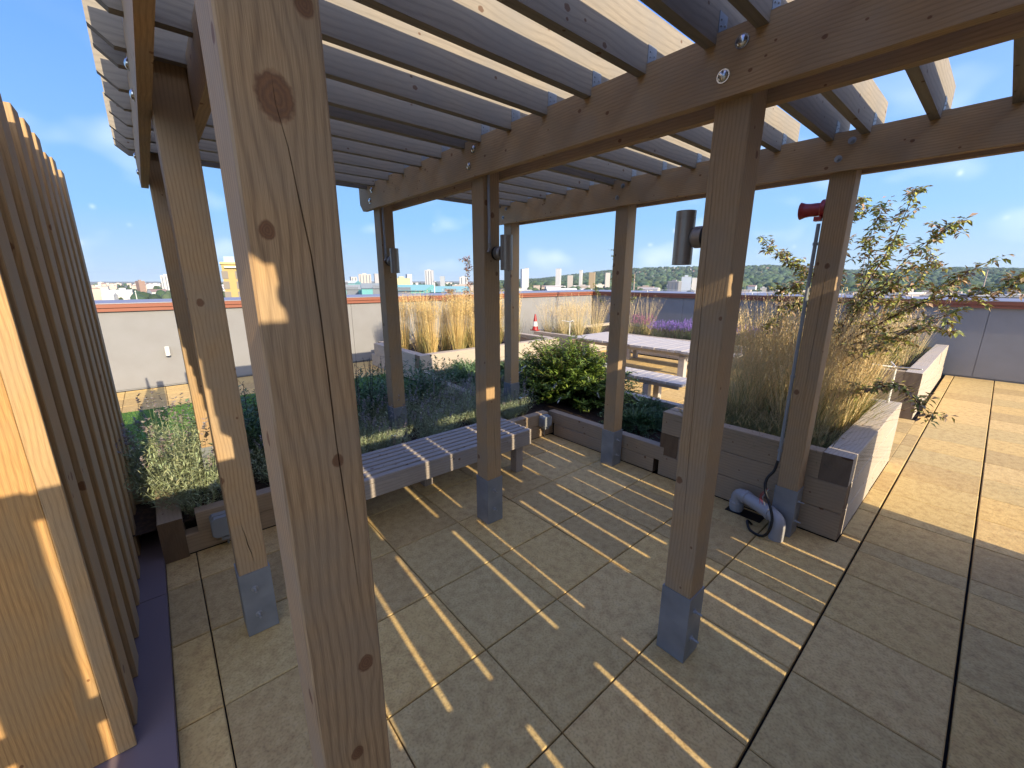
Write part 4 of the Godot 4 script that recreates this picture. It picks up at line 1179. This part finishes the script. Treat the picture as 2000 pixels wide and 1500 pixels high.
	for k in 520:
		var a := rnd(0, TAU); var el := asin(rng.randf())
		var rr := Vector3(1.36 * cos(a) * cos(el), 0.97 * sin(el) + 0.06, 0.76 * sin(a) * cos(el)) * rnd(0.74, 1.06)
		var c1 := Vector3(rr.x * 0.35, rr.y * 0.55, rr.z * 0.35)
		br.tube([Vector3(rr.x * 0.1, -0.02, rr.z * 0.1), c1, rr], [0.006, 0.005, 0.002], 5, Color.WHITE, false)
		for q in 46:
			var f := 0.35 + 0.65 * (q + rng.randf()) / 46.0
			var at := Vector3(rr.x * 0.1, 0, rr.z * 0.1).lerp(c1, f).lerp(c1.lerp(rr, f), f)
			var an := rnd(0, TAU)
			var o := Vector3(cos(an), rnd(-0.3, 0.9), sin(an)).normalized()
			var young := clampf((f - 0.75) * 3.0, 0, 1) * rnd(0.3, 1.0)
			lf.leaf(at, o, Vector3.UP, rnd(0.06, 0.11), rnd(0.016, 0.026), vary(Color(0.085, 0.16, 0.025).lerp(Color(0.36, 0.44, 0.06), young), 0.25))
		if k % 8 == 0 and el < 0.9 and sin(a) > -0.2:
			var o := Vector3(cos(a), -0.5, sin(a)).normalized()
			fl = MB.new()
			for q in 60:
				var an := rnd(0, TAU); var f := rng.randf()
				fl.leaf(rr + o * (0.11 * f), (Vector3(cos(an), rnd(-1, 1), sin(an)) + o * 0.4).normalized(), Vector3.UP, 0.012 + 0.012 * (1.0 - f), 0.009, vary(Color(0.62, 0.63, 0.58), 0.1))
			part(fl, "flower_tail", M.leaf, sh)
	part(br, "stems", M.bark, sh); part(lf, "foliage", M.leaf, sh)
	# --- conifers
	g = "spreading conifers in the beds"
	var cf := conifer("spreading_conifer", "low spreading blue-green conifer beside the leafy shrub", g, 260, 0.5, 0.32, Color(0.10, 0.18, 0.08))
	cf.position = Vector3(-0.62, 0.26, -2.78)
	for q in [[Vector3(-0.25, 0.26, -3.25), 0.8, "low spreading conifer against the raised planter"], [Vector3(-0.85, 0.26, -3.4), 0.75, "low spreading conifer by the far sleeper edging"], [Vector3(-3.35, 0.28, -2.55), 1.1, "dark spreading conifer left of the leafy shrub"], [Vector3(-4.0, 0.26, -2.6), 1.2, "dark spreading conifer hanging over the curved edging"], [Vector3(-4.6, 0.26, -2.9), 1.1, "dark spreading conifer below the golden grasses"], [Vector3(-3.9, 0.26, -3.4), 1.3, "dark spreading conifer behind the curved edging"]]:
		copy(cf, q[0], rnd(0, TAU), Vector3.ONE * q[1], q[2])
	# --- flowers behind the table
	g = "purple lavender in flower behind the picnic table"
	var lv := herb("flowering_lavender", "purple flowering lavender behind the picnic table", "lavender", g, 150, 0.36, 0.5, Color(0.16, 0.2, 0.09), 0.006, 0.035, 10, 140, Color(0.36, 0.23, 0.58), 0.18)
	for k in 9:
		var p := Vector3(-4.1 + k * 0.36, 0.45, -9.35 + rnd(-0.12, 0.12))
		if k == 0: lv.position = p
		else: copy(lv, p, rnd(0, TAU), Vector3.ONE * rnd(0.95, 1.15))
	var pk := herb("pink_flowers", "clump of pink flower spikes beside the purple lavender", "flowers", "pink flower clumps", 120, 0.5, 0.35, Color(0.2, 0.2, 0.08), 0.008, 0.04, 9, 110, Color(0.52, 0.17, 0.32), 0.18)
	pk.position = Vector3(-4.75, 0.45, -9.4)
	var gy := herb("grey_herb", "pale grey upright herb beyond the purple lavender", "herb", "pale herbs behind the table", 30, 0.75, 0.25, Color(0.36, 0.36, 0.25), 0.02, 0.06, 26, 0, Color.WHITE, 0.14)
	gy.position = Vector3(-2.4, 0.45, -9.7)
	copy(gy, Vector3(-0.9, 0.45, -9.5), 1.0, Vector3.ONE * 0.8)
	copy(gy, Vector3(-1.5, 0.45, -9.4), 2.0, Vector3.ONE * 0.75)
	var yb := herb("yellow_shrub", "yellow-green shrub between the post and the raised planter grasses", "shrub", "shrubs by the far parapet", 80, 0.55, 0.7, Color(0.24, 0.26, 0.06), 0.03, 0.06, 30, 0, Color.WHITE, 0.25)
	yb.position = Vector3(-0.45, 0.45, -9.5)
	copy(yb, Vector3(0.9, 0.6, -8.6), 1.0, Vector3.ONE, "yellow-green shrub in the planter by the grey parapet")
	var pu := herb("purple_leaved_plant", "dark purple leaved plant in front of the yellow-green shrub", "plant", "shrubs by the far parapet", 60, 0.35, 0.7, Color(0.07, 0.03, 0.05), 0.03, 0.06, 24, 0, Color.WHITE, 0.22)
	pu.position = Vector3(-0.25, 0.45, -9.25)
	# --- trees
	var cols := [Color(0.26, 0.30, 0.08), Color(0.36, 0.38, 0.09), Color(0.34, 0.24, 0.14), Color(0.42, 0.29, 0.18), Color(0.22, 0.15, 0.09), Color(0.44, 0.44, 0.12), Color(0.30, 0.33, 0.09)]
	var Z := -3.75
	var root := Vector3(1.02, 0.60, Z)
	var fork := root + Vector3(0.06, 0.75, 0.02)
	var b := [[root, root + Vector3(0.02, 0.35, 0.02), fork, on_z(1690, 560, Z), on_z(1740, 480, Z - 0.15), on_z(1790, 365, Z - 0.25)],
		[fork, on_z(1720, 560, Z + 0.1), on_z(1800, 480, Z + 0.15), on_z(1885, 425, Z + 0.2)],
		[fork, on_z(1690, 540, Z - 0.2), on_z(1700, 460, Z - 0.3), on_z(1735, 390, Z - 0.35)],
		[fork, on_z(1600, 560, Z + 0.05), on_z(1550, 520, Z + 0.1), on_z(1485, 460, Z + 0.1)],
		[fork, on_z(1590, 620, Z + 0.25), on_z(1540, 590, Z + 0.35), on_z(1500, 650, Z + 0.4)],
		[root + Vector3(0.02, 0.35, 0.02), on_z(1690, 690, Z + 0.3), on_z(1770, 650, Z + 0.45), on_z(1860, 610, Z + 0.55)],
		[fork, on_z(1760, 610, Z + 0.2), on_z(1840, 580, Z + 0.3), on_z(1930, 575, Z + 0.35), on_z(1995, 540, Z + 0.4)],
		[root + Vector3(0.02, 0.3, 0.02), on_z(1700, 760, Z + 0.5), on_z(1765, 755, Z + 0.6), on_z(1815, 825, Z + 0.6)],
		[fork, on_z(1800, 590, Z - 0.3), on_z(1880, 540, Z - 0.4), on_z(1920, 515, Z - 0.4)],
		[fork, on_z(1640, 500, Z - 0.1), on_z(1650, 440, Z - 0.2), on_z(1690, 385, Z - 0.2)],
		[fork, on_z(1720, 610, Z - 0.1), on_z(1780, 560, Z - 0.3), on_z(1830, 500, Z - 0.5)],
		[fork, on_z(1680, 600, Z + 0.2), on_z(1740, 560, Z + 0.3), on_z(1790, 510, Z + 0.3)],
		[fork, on_z(1740, 650, Z + 0.1), on_z(1800, 640, Z + 0.2), on_z(1870, 650, Z + 0.3)],
		[fork, on_z(1580, 590, Z + 0.2), on_z(1545, 560, Z + 0.25), on_z(1510, 590, Z + 0.3)]]
	branchy("crab_apple_tree", "straggly crab apple with bronze and green leaves in the raised planter", root, b, 46, cols, 0.062, 0.016, "young trees in the planters")
	var red := [Color(0.22, 0.08, 0.05), Color(0.17, 0.10, 0.05), Color(0.20, 0.17, 0.05), Color(0.25, 0.11, 0.07)]
	var r2 := Vector3(-6.55, 0.46, -4.3)
	var top2 := r2 + Vector3(0, 2.2, 0)
	branchy("red_sapling", "slim reddish sapling rising out of the golden grasses", r2, [[r2, r2 + Vector3(0.03, 1.0, 0.02), top2], [r2 + Vector3(0.02, 0.8, 0.0), r2 + Vector3(0.15, 1.2, -0.25), r2 + Vector3(0.2, 1.65, -0.42)], [r2 + Vector3(0.02, 0.9, 0), r2 + Vector3(-0.1, 1.2, 0.3), r2 + Vector3(-0.1, 1.45, 0.45)], [r2 + Vector3(0.02, 0.6, 0), r2 + Vector3(0.1, 1.0, 0.5), r2 + Vector3(0.1, 1.2, 0.8)]], 30, red, 0.07, 0.014, "young trees in the planters")
	var r3 := Vector3(-6.0, 0.44, -9.6)
	branchy("green_sapling", "bushy yellow-green sapling above the corner planter grasses", r3, [[r3, r3 + Vector3(0.03, 1.4, 0.02), r3 + Vector3(-0.05, 2.65, 0)], [r3 + Vector3(0, 0.6, 0), r3 + Vector3(0.4, 1.2, 0.2), r3 + Vector3(0.7, 1.6, 0.3)], [r3 + Vector3(0, 0.5, 0), r3 + Vector3(-0.4, 1.1, 0.2), r3 + Vector3(-0.6, 1.5, 0.2)], [r3 + Vector3(0, 0.7, 0), r3 + Vector3(0.2, 1.3, -0.4), r3 + Vector3(0.3, 1.8, -0.6)], [r3 + Vector3(0, 0.4, 0), r3 + Vector3(0.5, 0.9, 0.3), r3 + Vector3(1.0, 1.15, 0.3)]], 26, [Color(0.16, 0.19, 0.04), Color(0.22, 0.22, 0.05), Color(0.12, 0.15, 0.03)], 0.06, 0.02, "young trees in the planters")

# ---------------------------------------------------------------- the town beyond
const TOWN := -27.0
func town_box(called: String, label: String, cat: String, group: String, px: float, wpx: float, ytop: float, dist: float, depth: float, col: Color, roof: Color, strips := 0, gable := 0.0) -> Node3D:
	col = Color(col.r * 0.66, col.g * 0.66, col.b * 0.66); roof = Color(roof.r * 0.8, roof.g * 0.8, roof.b * 0.8)
	var top := pix_at(px, ytop, dist)
	var l := pix_at(px - wpx * 0.5, ytop, dist); var r := pix_at(px + wpx * 0.5, ytop, dist)
	var w := Vector2(l.x - r.x, l.z - r.z).length()
	var at := Vector3(top.x, TOWN, top.z)
	var h := maxf(top.y - TOWN, 3.0)
	var o := thing(called, label, cat, at, group)
	var out := Vector2(at.x - CAM.x, at.z - CAM.z).normalized()
	o.rotation.y = atan2(-out.x, -out.y) + rnd(-0.35, 0.35)
	var mb := MB.new()
	var gh := gable
	mb.box(Vector3(-w * 0.5, -1.0, -depth * 0.5), Vector3(w * 0.5, h - gh, depth * 0.5), col)
	part(mb, "wall", M.vcol, o)
	mb = MB.new()
	if gh > 0.0:
		mb.prism(PackedVector2Array([Vector2(-depth * 0.53, h - gh), Vector2(0, h), Vector2(depth * 0.53, h - gh)]), Vector3(-w * 0.51, 0, 0), Vector3.BACK, Vector3.UP, Vector3.RIGHT, w * 1.02, Vector2.ONE, Vector2.ZERO, roof, col)
	else:
		mb.box(Vector3(-w * 0.515, h, -depth * 0.515), Vector3(w * 0.515, h + 0.6, depth * 0.515), roof)
		if wpx > 12.0:
			mb.box(Vector3(-w * 0.2, h + 0.6, -depth * 0.2), Vector3(w * 0.15, h + 3.0, depth * 0.2), col)
	part(mb, "roof", M.vcol, o)
	for k in strips:
		mb = MB.new()
		var x := -w * 0.5 + w * (k + 0.5) / strips
		mb.box(Vector3(x - w * 0.16 / strips, 3.0, depth * 0.5), Vector3(x + w * 0.16 / strips, h - 2.0, depth * 0.5 + 0.25), Color(0.16, 0.18, 0.21))
		part(mb, "window_strip", M.vcol, o)
	return o
func lump(sd: int) -> ArrayMesh:
	# small uneven tree crown
	var s := SphereMesh.new(); s.radius = 1.0; s.height = 1.7; s.radial_segments = 9; s.rings = 5
	var a := s.get_mesh_arrays()
	var n := noise(sd, 0.9, 2)
	var v: PackedVector3Array = a[Mesh.ARRAY_VERTEX]
	for k in v.size(): v[k] *= 1.0 + 0.45 * n.get_noise_3dv(v[k] * 1.6)
	a[Mesh.ARRAY_VERTEX] = v
	var m := ArrayMesh.new(); m.add_surface_from_arrays(Mesh.PRIMITIVE_TRIANGLES, a)
	var st := SurfaceTool.new(); st.create_from(m, 0); st.generate_normals()
	return st.commit()
var ridge := [[960, 553], [1000, 551], [1060, 548], [1120, 541], [1180, 534], [1240, 529], [1300, 527], [1400, 526], [1460, 525], [1500, 524], [1560, 528], [1620, 533], [1700, 535], [1780, 533], [1860, 530], [1940, 531], [2000, 533], [2150, 536], [2400, 540]]
func ridge_y(px: float) -> float:
	for k in ridge.size() - 1:
		if px <= ridge[k + 1][0]:
			return lerpf(ridge[k][1], ridge[k + 1][1], clampf((px - ridge[k][0]) / (ridge[k + 1][0] - ridge[k][0]), 0, 1))
	return ridge[-1][1]
func hill_at(px: float, f: float) -> Vector3:
	var dist := lerpf(1500.0, 4200.0, f)
	var top := pix_at(px, ridge_y(px), 4200.0).y
	var p := pix_at(px, 540.0, dist)
	p.y = lerpf(TOWN, top, smoothstep(0.0, 1.0, f))
	return p
func forest(called: String, label: String, pts: Array, smin: float, smax: float) -> void:
	var mm := MultiMesh.new()
	mm.transform_format = MultiMesh.TRANSFORM_3D; mm.use_colors = true
	mm.mesh = lump(5); mm.instance_count = pts.size()
	for k in pts.size():
		var s := rnd(smin, smax)
		mm.set_instance_transform(k, Transform3D(Basis(Vector3.UP, rnd(0, TAU)).scaled(Vector3(s * rnd(0.8, 1.4), s, s * rnd(0.8, 1.4))), pts[k] + Vector3(0, s * 0.5, 0)))
		mm.set_instance_color(k, vary(Color(0.045, 0.075, 0.03), 0.45))
	var o := MultiMeshInstance3D.new()
	o.name = called; o.multimesh = mm; o.material_override = M.vcol
	add_child(o)
	tag(o, label, "trees", "", "stuff")
func build_city() -> void:
	var g := setting("town_ground", Vector3(0, TOWN, 0))
	var mb := MB.new()
	mb.q4(Vector3(-12000, 0, -12000), Vector3(12000, 0, -12000), Vector3(12000, 0, 12000), Vector3(-12000, 0, 12000))
	var gm := std(Color(1, 1, 1), 1.0)
	gm.albedo_texture = noise_tex(91, 0.02, [[0.0, Color(0.20, 0.24, 0.16)], [0.45, Color(0.34, 0.36, 0.28)], [0.6, Color(0.55, 0.53, 0.48)], [1.0, Color(0.66, 0.63, 0.58)]], 5, 512)
	gm.uv1_triplanar = true; gm.uv1_world_triplanar = true; gm.uv1_scale = Vector3(0.002, 0.002, 0.002)
	part(mb, "ground", gm, g)
	# hills
	var h := setting("hills")
	mb = MB.new()
	var px := 960.0
	while px < 2400.0:
		for k in 14:
			var f0 := k / 14.0; var f1 := (k + 1) / 14.0
			mb.q4(hill_at(px, f0), hill_at(px, f1), hill_at(px + 20, f1), hill_at(px + 20, f0))
		var a := hill_at(px, 1.0); var b := hill_at(px + 20, 1.0)
		mb.q4(a, Vector3(a.x * 1.3, TOWN, a.z * 1.3), Vector3(b.x * 1.3, TOWN, b.z * 1.3), b)
		px += 20.0
	var hm := std(Color(0.32, 0.38, 0.22), 1.0)
	hm.albedo_texture = noise_tex(95, 0.03, [[0.0, Color(0.55, 0.62, 0.5)], [0.6, Color(0.8, 0.85, 0.7)], [1.0, Color(1, 0.95, 0.8)]], 4, 256)
	hm.uv1_triplanar = true; hm.uv1_world_triplanar = true; hm.uv1_scale = Vector3(0.003, 0.003, 0.003)
	part(mb, "slopes", hm, h)
	var pts := []
	for k in 9000:
		var q := rnd(970, 2250); var f := pow(rng.randf(), 0.8)
		if q < 1480 and q > 1200 and f > 0.55 and rng.randf() < 0.5: continue
		pts.append(hill_at(q, f))
	forest("hillside_woodland", "dark green woodland covering the distant hills", pts, 9.0, 19.0)
	pts = []
	for k in 1400:
		var q := rnd(170, 1250); var d := rnd(700, 3600)
		var p := pix_at(q, 560, d); p.y = TOWN
		if noise(3, 0.004, 2).get_noise_2d(p.x, p.z) > -0.05: pts.append(p)
	for k in 90: 
		var p := pix_at(rnd(255, 312), 560, rnd(380, 470)); p.y = TOWN; pts.append(p)
	for k in 400:
		var p := pix_at(rnd(990, 2100), 560, rnd(700, 1500)); p.y = TOWN; pts.append(p)
	forest("town_trees", "scattered green trees among the far town roofs", pts, 5.0, 10.0)
	# houses on the hillside
	var pale := [Color(0.62, 0.58, 0.52), Color(0.70, 0.67, 0.62), Color(0.50, 0.42, 0.36), Color(0.60, 0.50, 0.42), Color(0.72, 0.72, 0.70)]
	var roofs := [Color(0.25, 0.14, 0.10), Color(0.30, 0.20, 0.16), Color(0.20, 0.19, 0.19)]
	for k in 130:
		var q := rnd(1200, 1500) if k < 85 else rnd(1020, 2080)
		var f := rnd(0.35, 0.99) if k < 85 else rnd(0.05, 0.8)
		var p := hill_at(q, f)
		var o := thing("hillside_house", "tiny pale house on the far wooded hillside", "house", p, "houses on the far hillside")
		o.rotation.y = rnd(0, TAU)
		var w := rnd(12, 34); var d := rnd(9, 12); var hh := rnd(9, 15)
		mb = MB.new(); mb.box(Vector3(-w * 0.5, -6, -d * 0.5), Vector3(w * 0.5, hh, d * 0.5), pale[k % 5]); part(mb, "wall", M.vcol, o)
		mb = MB.new(); mb.prism(PackedVector2Array([Vector2(-d * 0.55, hh), Vector2(0, hh + 5), Vector2(d * 0.55, hh)]), Vector3(-w * 0.51, 0, 0), Vector3.BACK, Vector3.UP, Vector3.RIGHT, w * 1.02, Vector2.ONE, Vector2.ZERO, roofs[k % 3], pale[k % 5]); part(mb, "roof", M.vcol, o)
	# low pale buildings across the flat town
	for k in 170:
		var q := rnd(170, 700) if k < 95 else rnd(660, 1500)
		var d := rnd(650, 3200)
		var base := pix_at(q, 560, d)
		var hh := rnd(6, 15)
		var y := 547.0 + (CAM.y - TOWN - hh) / d * 807.0
		town_box("town_building", "low pale building among the far town roofs", "building", "low buildings of the far town", q, rnd(14, 60) * 807.0 / d, y, d, rnd(12, 30), pale[rng.randi() % 5] * Color(1.12, 1.12, 1.12), [Color(0.62, 0.61, 0.60), Color(0.45, 0.42, 0.40), Color(0.72, 0.72, 0.72), Color(0.32, 0.22, 0.18)][k % 4], 0, 0.0 if k % 3 else 4.0)
	# bright flat roofs just beyond the grey parapet
	for k in 16:
		var q := 1200.0 + k * 52.0 + rnd(-15, 15)
		town_box("flat_roof_building", "pale flat-roofed building just beyond the grey parapet", "building", "flat roofs beyond the grey parapet", q, rnd(40, 80), rnd(571, 577), rnd(330, 520), 40.0, Color(0.50, 0.44, 0.38), [Color(0.62, 0.60, 0.58), Color(0.50, 0.36, 0.28), Color(0.70, 0.69, 0.68)][k % 3])
	# towers
	for q in [[324, 20, 538, 1300, Color(0.74, 0.73, 0.70), "pale tower block left of the yellow building", 3], [273, 13, 549, 1700, Color(0.42, 0.28, 0.22), "small brown block on the far left horizon", 0], [838, 15, 528, 1500, Color(0.72, 0.72, 0.73), "white tower block above the turquoise sheds", 3], [864, 9, 540, 1900, Color(0.48, 0.52, 0.56), "grey tower block right of the white tower", 0], [712, 24, 536, 1700, Color(0.66, 0.60, 0.54), "beige slab block above the grey shed roofs", 4], [690, 12, 541, 1900, Color(0.62, 0.60, 0.58), "beige block beside the larger slab block", 2], [735, 9, 535, 1800, Color(0.50, 0.50, 0.52), "grey stair tower of the beige slab block", 0], [798, 9, 536, 1700, Color(0.74, 0.74, 0.74), "white tower block behind the cream warehouse", 0], [1021, 6, 526, 1900, Color(0.76, 0.76, 0.76), "left one of two white twin towers", 0], [1029, 7, 524, 1900, Color(0.76, 0.76, 0.76), "right one of two white twin towers", 0], [1091, 9, 525, 2000, Color(0.76, 0.76, 0.76), "single white tower below the hill", 0], [1135, 5, 528, 2100, Color(0.74, 0.74, 0.73), "slim white tower behind the sapling", 0], [1114, 10, 538, 1700, Color(0.64, 0.58, 0.52), "pale brick block near the foot of the hill", 0], [1157, 11, 532, 1800, Color(0.50, 0.38, 0.22), "brown tower block near the foot of the hill", 0], [1187, 9, 533, 1900, Color(0.72, 0.66, 0.60), "cream tower block near the foot of the hill", 0], [955, 14, 541, 1500, Color(0.58, 0.40, 0.30), "reddish block between the two posts", 2], [905, 16, 541, 1500, Color(0.70, 0.70, 0.70), "white block behind the golden grasses", 2], [1341, 19, 541, 800, Color(0.60, 0.68, 0.80), "pale blue box building below the wooded hill", 0], [1358, 12, 543, 820, Color(0.74, 0.72, 0.70), "white annex beside the pale blue building", 0], [1318, 22, 550, 760, Color(0.30, 0.30, 0.32), "dark grey block beside the pale blue building", 3]]:
		town_box("tower_block", q[5], "building", "", q[0], q[1], q[2], minf(q[3], 1350.0), 18.0, q[4], Color(0.5, 0.5, 0.5), q[6])
	# turquoise sheds
	for q in [[690, 70, 556, 520, Color(0.20, 0.52, 0.52), Color(0.34, 0.37, 0.36), "turquoise shed with a grey roof beside the near post", 40.0], [735, 60, 553, 470, Color(0.18, 0.50, 0.52), Color(0.30, 0.34, 0.34), "turquoise shed with a wide dark doorway", 46.0], [808, 75, 556, 430, Color(0.22, 0.56, 0.54), Color(0.25, 0.52, 0.52), "turquoise gabled shed beyond the planting bed post", 60.0], [880, 70, 559, 440, Color(0.22, 0.56, 0.56), Color(0.25, 0.50, 0.52), "turquoise gabled shed behind the golden grasses", 60.0], [680, 40, 548, 900, Color(0.22, 0.50, 0.54), Color(0.55, 0.60, 0.60), "farther turquoise warehouse on the horizon", 40.0]]:
		town_box("industrial_shed", q[6], "shed", "turquoise industrial sheds", q[0], q[1], q[2], q[3], q[7], q[4], q[5], 1, 5.0)
	town_box("warehouse", "cream warehouse above the turquoise sheds", "building", "", 784, 30, 544, 700, 30.0, Color(0.66, 0.62, 0.38), Color(0.6, 0.58, 0.4), 0)
	# yellow building
	var y := town_box("yellow_building", "yellow industrial building with rooftop plant beyond the sunlit parapet", "building", "", 500, 128, 519, 165, 22.0, Color(0.56, 0.42, 0.17), Color(0.60, 0.47, 0.22), 0)
	y.rotation.y += 0.1
	var hgt := pix_at(500, 519, 165).y - TOWN
	var wd := 26.0
	for k in 6:
		for r in 3:
			mb = MB.new(); mb.box(Vector3(-9.5 + k * 3.4, hgt - 4.2 - r * 3.0, 11.0), Vector3(-7.9 + k * 3.4, hgt - 2.0 - r * 3.0, 11.15), Color(0.20, 0.18, 0.15)); part(mb, "window", M.vcol, y)
	mb = MB.new(); mb.box(Vector3(-8.6, hgt - 1.0, 11.0), Vector3(9.0, hgt - 0.6, 11.8), Color(0.72, 0.70, 0.62)); part(mb, "ledge", M.vcol, y)
	mb = MB.new(); mb.box(Vector3(-8.5, hgt + 0.6, 4), Vector3(-5.8, hgt + 2.4, 8), Color(0.30, 0.44, 0.56)); part(mb, "roof_plant", M.vcol, y)
	mb = MB.new(); mb.box(Vector3(-5.4, hgt + 0.6, 3), Vector3(2.0, hgt + 2.2, 8), Color(0.55, 0.46, 0.40)); part(mb, "roof_plant", M.vcol, y)
	# masts
	for q in [[848, 549, 586, 380, "white mast beside the turquoise sheds", 0.5], [1690, 500, 560, 900, "thin lattice mast behind the crab apple", 0.7], [1712, 488, 560, 900, "tall thin mast behind the crab apple", 0.7], [1240, 532, 570, 700, "thin brown chimney in front of the hillside houses", 1.0], [1930, 525, 572, 700, "thin orange crane mast on the right horizon", 0.7], [250, 568, 588, 330, "white lamp mast on the left above the coping", 0.25], [264, 568, 588, 330, "second white lamp mast on the left above the coping", 0.25]]:
		var top := pix_at(q[0], q[1], q[3])
		var o := thing("mast", q[4], "mast", Vector3(top.x, TOWN, top.z), "masts in the far town")
		mb = MB.new(); mb.tube([Vector3.ZERO, Vector3(0, top.y - TOWN, 0)], [q[5], q[5] * 0.7], 8, Color(0.62, 0.60, 0.58) if q[0] < 1000 else Color(0.35, 0.28, 0.24)); part(mb, "shaft", M.vcol, o)
		mb = MB.new(); mb.box(Vector3(-q[5] * 3, top.y - TOWN - 0.6, -q[5]), Vector3(q[5] * 3, top.y - TOWN, q[5]), Color(0.6, 0.58, 0.56) if q[0] < 1000 else Color(0.35, 0.28, 0.24)); part(mb, "head", M.vcol, o)
